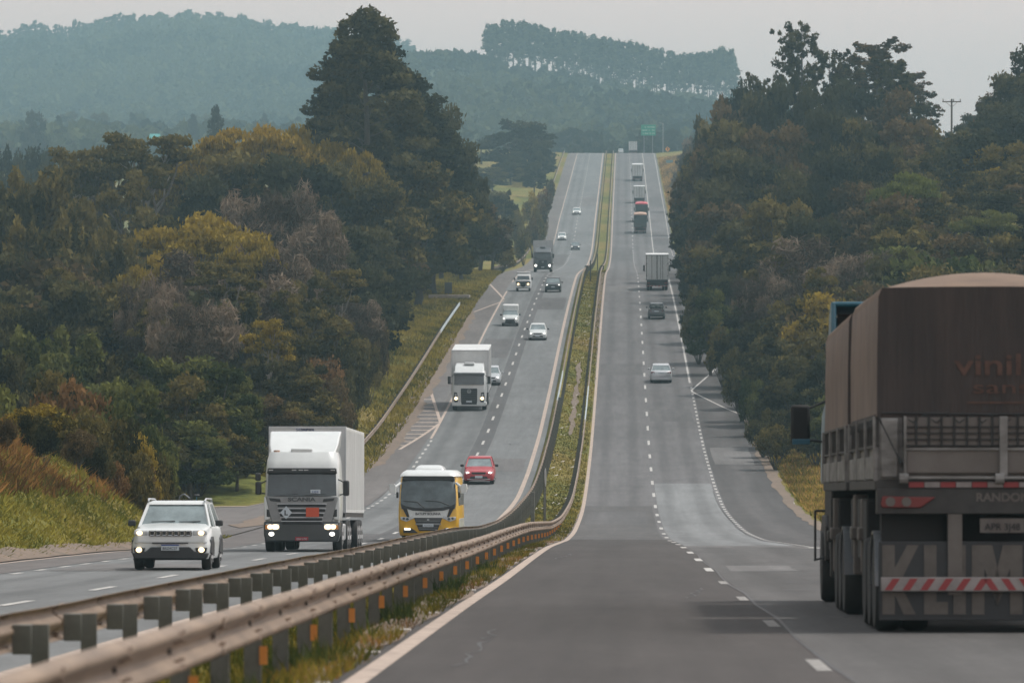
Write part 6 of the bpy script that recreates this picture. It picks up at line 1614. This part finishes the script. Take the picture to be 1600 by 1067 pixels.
# unique wording for every tree: by leaf, shape and the nearest landmark
def describe():
    buckets = {}
    for (o, sh, lf, x, y) in PLANTED:
        best = min(MARKS, key=lambda m: ((m[1]-x)**2 + (m[2]-y)**2))
        dx, dy = x-best[1], y-best[2]
        rel = ('above' if dy < 0 else 'below') if abs(dy) > abs(dx) else ('left of' if dx < 0 else 'right of')
        base = f'{lf} {sh} {rel} {best[0]}'
        buckets.setdefault(base, []).append((x, y, o))
    ords = ['leftmost', 'second', 'third', 'fourth', 'fifth', 'sixth', 'seventh', 'eighth', 'ninth', 'tenth']
    for base, l in buckets.items():
        l.sort(key=lambda q: q[0])
        for i, (x, y, o) in enumerate(l):
            if len(l) == 1: o['label'] = base
            elif len(l) == 2: o['label'] = base + (', the left one of two' if i == 0 else ', the right one of two')
            else:
                e = ', leftmost of them' if i == 0 else (', rightmost of them' if i == len(l)-1 else f', {ords[min(i, 9)]} from the left')
                o['label'] = base + e
            if len(o['label'].split()) > 16: o['label'] = ' '.join(o['label'].replace('round-crowned ', '').replace('the container lorry with the orange placard', 'the container lorry').replace('the box truck with black grille', 'the box truck').replace('thin-crowned tree on a forked trunk', 'forked tree').replace('tall tree with a ragged spire', 'ragged spire').split()[:16])
describe()

# ------------------------------------------------------------------ plantation on the two hills
n_ = 0
for row in range(3):
    x = 766 - row*3
    while x < 1152:
        d = 2790 + row*26
        g = hzB(x, d)
        top = pl([(760, 40), (775, 34), (800, 31), (860, 42), (900, 50), (1000, 70), (1060, 84), (1110, 80), (1130, 70), (1142, 76), (1152, 110)], x) + rnd.uniform(-4, 9) + row*1.5
        o = plant('pole_euc', x, top, d, rnd.uniform(11, 17), 'euc', group='plantation trees on the right-hand ridge', register=False, ground=lambda X, D, g=g: g-.5, label='slender dark plantation tree with bare stem in the tall grove on the ridge')
        x += rnd.uniform(6.6, 10.5); n_ += 1
x = -6
while x < 640:
    d = 4120 + rnd.uniform(-60, 40)
    top = pl([(-10, 52), (30, 46), (55, 32), (75, 46), (95, 40), (150, 26), (200, 20), (240, 26), (300, 18), (350, 24), (400, 30), (430, 38), (480, 42), (530, 46), (640, 62)], x) + rnd.uniform(-5, 9)
    plant('pole_euc' if rnd.random() < .75 else 'broad', x, top, d, rnd.uniform(9, 18), 'euc', group='trees along the top of the left hill', register=False, ground=lambda X, D, x=x, d=d: hzA(x, d)-.5, label='dark tree on the skyline of the left hill')
    x += rnd.uniform(5.5, 9)
def far_forest(name, hz, x0, x1, d0, d1, n, hr, wr, label, keep=lambda x, d: True, lowtop=None):
    V = []; Q = []; T = []; k = 0
    for i in range(n):
        x = rnd.uniform(x0, x1); d = rnd.uniform(d0, d1)
        if not keep(x, d): continue
        X = (x-VX)*d/F; z = hz(x, d); h = rnd.uniform(*hr); w = rnd.uniform(*wr); m = 44
        if lowtop and d > lowtop: h *= .38; w *= .6
        cone = rnd.random() < .45
        u = NP.rand(m); a = NP.rand(m)*6.28; rad = (w/2)*((1-u)**.6 if cone else np.sqrt(np.clip(1-(2*u-.9)**2, .05, 1)))*(.6+.5*NP.rand(m))
        c = np.stack([X+rad*np.cos(a), d+rad*np.sin(a), z+h*(.22+.78*u)], 1)
        v, q = leaf_cloud(c, w*.20); V.append(v); Q.append(q+k*4*m); k += 1
        T.append(np.full(4*m, np.clip(.5 + .9*mnoise.noise(Vector((X/130, d/170, 5))) + rnd.uniform(-.38, .38), 0, 1)) + np.repeat(NP.normal(0, .12, m), 4))  # broad noise puts clearings and shaded hill folds into the canopy tint
    o = np_mesh(name, np.concatenate(V), np.concatenate(Q), LM['euc'][0], np.clip(np.concatenate(T), 0, 1))
    return tag(o, label, 'forest', kind='stuff')
far_forest('forest', hzA, -40, 900, 2950, 4130, 3600, (9, 20), (7, 15), 'hazy forest covering the slope of the far left hill')
far_forest('forest', hzB, 520, 1260, 2180, 2800, 2300, (7, 16), (6, 13), 'hazy forest on the slope below the tall plantation grove', keep=lambda x, d: not (d > 2740 and x > 760), lowtop=2480)
far_forest('bushes', hzB, 560, 770, 2720, 2850, 150, (3, 7), (9, 16), 'rounded treetops along the ridge left of the grove')
def fl_(x, d): return G((x-VX)*d/F, d)
far_forest('valley_wood', fl_, -60, 1300, 1950, 2900, 1500, (7, 16), (8, 16), 'hazy woods on the valley floor beyond the crest')

# ------------------------------------------------------------------ grasses
def grass(name, label, n, sampler, h, w, leaf, lean=.35, seed=1):
    rs = np.random.RandomState(seed)
    P_ = sampler(n, rs); n = len(P_)
    a = rs.rand(n)*6.283; hh = h(P_, rs); ww = w*(.6+.8*rs.rand(n))
    dx, dy = np.cos(a)*ww, np.sin(a)*ww
    lx, ly = rs.normal(0, lean, n)*hh, rs.normal(0, lean, n)*hh
    V = np.empty((n, 3, 3))
    V[:, 0] = P_ + np.stack([-dx, -dy, -.02+0*dx], 1); V[:, 1] = P_ + np.stack([dx, dy, -.02+0*dx], 1); V[:, 2] = P_ + np.stack([lx, ly, hh], 1)
    t = np.repeat(np.clip(.5 + .35*np.sin(P_[:, 0]*1.1+P_[:, 1]*.23)*np.sin(P_[:, 1]*.31) + rs.normal(0, .2, n), 0, 1), 3)
    o = np_mesh(name, V.reshape(-1, 3), np.arange(3*n).reshape(n, 3), LM[leaf][0] if leaf in LM else M[leaf], t, tri=True)
    return tag(o, label, 'grass', kind='stuff')
LM['grassg'] = (leafmat('verge_grass', (0.060, 0.075, 0.018), (0.23, 0.20, 0.045), .3), '')
LM['grassd'] = (leafmat('dry_grass', (0.085, 0.055, 0.024), (0.30, 0.175, 0.065), .3), '')
LM['grassy'] = (leafmat('yellow_grass', (0.075, 0.082, 0.020), (0.26, 0.235, 0.055), .3), '')
LM['bankg'] = (leafmat('bank_grass_blades', (0.075, 0.095, 0.022), (0.24, 0.235, 0.055), .3), '')
LM['strawg'] = (leafmat('straw_grass', (0.14, 0.10, 0.04), (0.44, 0.31, 0.12), .3), '')
LM['grassdg'] = (leafmat('dark_weeds', (0.020, 0.038, 0.016), (0.07, 0.10, 0.035), .3), '')
def samp(x0, x1, y0, y1, pw=1.0, cond=None, prof=None):
    def f(n, rs):
        u = rs.rand(n)**pw; y = y0 + (y1-y0)*u; x = x0 + (x1-x0)*rs.rand(n)
        if cond is not None:
            k = cond(x, y, rs); x, y = x[k], y[k]
        z = np.array([G(a, b) - (.10 if (-15.6 < a < -5.5 or -2.4 < a < 9.4) else .02) for a, b in zip(x, y)])
        return np.stack([x, y, z], 1)
    return f
nzf = lambda x, y, s: np.sin(x*s*1.7+y*s)+np.sin(y*s*1.9-x*s*.6+2)+np.sin(y*s*.43+x*.9)
grass('median_grass', 'short green and dry grass between the two guardrails', 26000, samp(-4.9, -2.75, 30, 210, 1.3), lambda P_, rs: .05+.16*rs.rand(len(P_)), .016, 'grassg', .5, 3)
grass('verge_weeds', 'weeds and dry grass tufts along the foot of the nearer guardrail', 15000, samp(-3.0, -2.42, 30, 170, 1.3, lambda x, y, rs: nzf(x, y, .5) + rs.rand(len(x)) > .1), lambda P_, rs: .05+.17*rs.rand(len(P_)), .013, 'grassg', .5, 4)
grass('dry_tufts', 'dry straw tufts beside the nearer edge line', 12000, samp(-3.05, -2.45, 30, 190, 1.2, lambda x, y, rs: nzf(x, y+9, .4) + rs.rand(len(x)) > .6), lambda P_, rs: .04+.13*rs.rand(len(P_)), .013, 'grassd', .6, 5)
grass('green_weeds', 'dark green weeds along the foot of the nearer guardrail', 7000, samp(-3.25, -2.65, 34, 120, 1.2, lambda x, y, rs: nzf(x, y+30, .7) > 1.0), lambda P_, rs: .15+.25*rs.rand(len(P_)), .017, 'grassdg', .4, 15)
grass('median_grass', 'patchy grass in the median of the dip and the climb', 30000, samp(-4.75, -2.4, 200, 760, 1.0), lambda P_, rs: .03+.10*rs.rand(len(P_)), .05, 'grassy', .5, 6)
grass('bank_grass', 'green and yellow grass on the left roadside bank', 60000, samp(-24, -15.75, 105, 216, 1.0, lambda x, y, rs: x > -15.8 - (y-85)*.075), lambda P_, rs: (.05+.12*rs.rand(len(P_))), .04, 'bankg', 1.0, 7)
grass('bank_dry_grass', 'tall dry brown grass on the upper left bank', 60000, samp(-30, -18.4, 110, 216, 1.0, lambda x, y, rs: nzf(x, y, .35)+rs.rand(len(x))*1.5 > .1), lambda P_, rs: .10+.42*rs.rand(len(P_))**1.5, .04, 'grassd', .7, 8)
grass('bank_weeds', 'olive weeds mixed into the dry grass of the upper left bank', 16000, samp(-30, -17.5, 110, 216, 1.0, lambda x, y, rs: nzf(x+5, y+40, .4)+rs.rand(len(x))*1.5 > .3), lambda P_, rs: .08+.3*rs.rand(len(P_))**1.5, .045, 'bankg', .8, 18)
grass('verge_grass', 'yellowish grass on the slope between left guardrail and woods', 52000, samp(-25, -15.7, 300, 700, .9), lambda P_, rs: .10+.35*rs.rand(len(P_)), .08, 'grassy', .5, 9)
grass('verge_grass', 'green grass on the left verge near the culvert', 30000, samp(-27, -17.0, 430, 720, .9, lambda x, y, rs: nzf(x, y, .2) > -.3), lambda P_, rs: .10+.35*rs.rand(len(P_)), .09, 'grassg', .5, 10)
grass('verge_grass', 'yellow-green grass on the right verge beside the tarpaulin lorry', 42000, samp(9.9, 18, 260, 470, .9), lambda P_, rs: .08+.30*rs.rand(len(P_)), .06, 'grassy', .5, 11)
grass('verge_grass', 'straw-coloured grass on the right verge beside the tarpaulin lorry', 26000, samp(10.0, 16, 260, 470, .9), lambda P_, rs: .08+.28*rs.rand(len(P_)), .055, 'strawg', .6, 21)
grass('verge_grass', 'pale dry grass on the right verge of the far climb', 24000, samp(9.8, 16, 780, 1500, .9), lambda P_, rs: .2+.5*rs.rand(len(P_)), .20, 'strawg', .5, 12)
# bushes on the left bank
BANK = [('shrub', 62, 632, 196, 80, 'yellow'), ('shrub', 48, 648, 188, 46, 'dark'), ('shrub', 72, 655, 186, 40, 'deep'), ('shrub', 125, 640, 205, 90, 'olive'), ('shrub', 175, 655, 210, 100, 'olive'), ('shrub', 215, 680, 212, 70, 'yellow'), ('shrub', 150, 690, 200, 50, 'dark'), ('shrub', 200, 705, 208, 80, 'olive'), ('shrub', 228, 730, 211, 44, 'brown'), ('shrub', 238, 700, 216, 50, 'olive'),
        ('shrub', 8, 655, 180, 40, 'brown'), ('shrub', 20, 610, 215, 110, 'green'), ('shrub', 110, 600, 225, 120, 'rust'), ('shrub', 165, 625, 225, 120, 'green'), ('broad', 90, 585, 250, 120, 'olive'), ('broad', 200, 600, 250, 130, 'green'), ('shrub', 225, 665, 232, 90, 'green'), ('shrub', 175, 722, 203, 46, 'rust'), ('shrub', 122, 672, 196, 50, 'brown'), ('shrub', 245, 740, 222, 46, 'dark'), ('shrub', 262, 745, 232, 50, 'dark')]
PLANTED.clear()
for k, (kind, x, y, d, w, lf) in enumerate(BANK): plant(kind, x, y, d, w, lf, group='bushes on the left roadside bank', var=k)
MARKS[:] = [('the near end of the side road', 290, 800), ('the top of the left bank', 90, 600), ('the left edge of the photo', 0, 690), ('the grassy bank foot', 100, 830)]
describe()

# ------------------------------------------------------------------ haze
hz_ = MB().box(-1500, 1400, -50, 5150, -14, 268).build('haze', None)
hm = bpy.data.materials.new('haze_air'); hm.use_nodes = True
t = hm.node_tree
for n in list(t.nodes): t.nodes.remove(n)
out = t.nodes.new('ShaderNodeOutputMaterial'); vol = t.nodes.new('ShaderNodeVolumePrincipled')
vol.inputs['Color'].default_value = (0.47, 0.72, 0.80, 1)
vol.inputs['Density'].default_value = 0.00023
vol.inputs['Anisotropy'].default_value = 0.0
t.links.new(vol.outputs[0], out.inputs['Volume'])
hz_.data.materials.append(hm)
tag(hz_, kind='stuff')
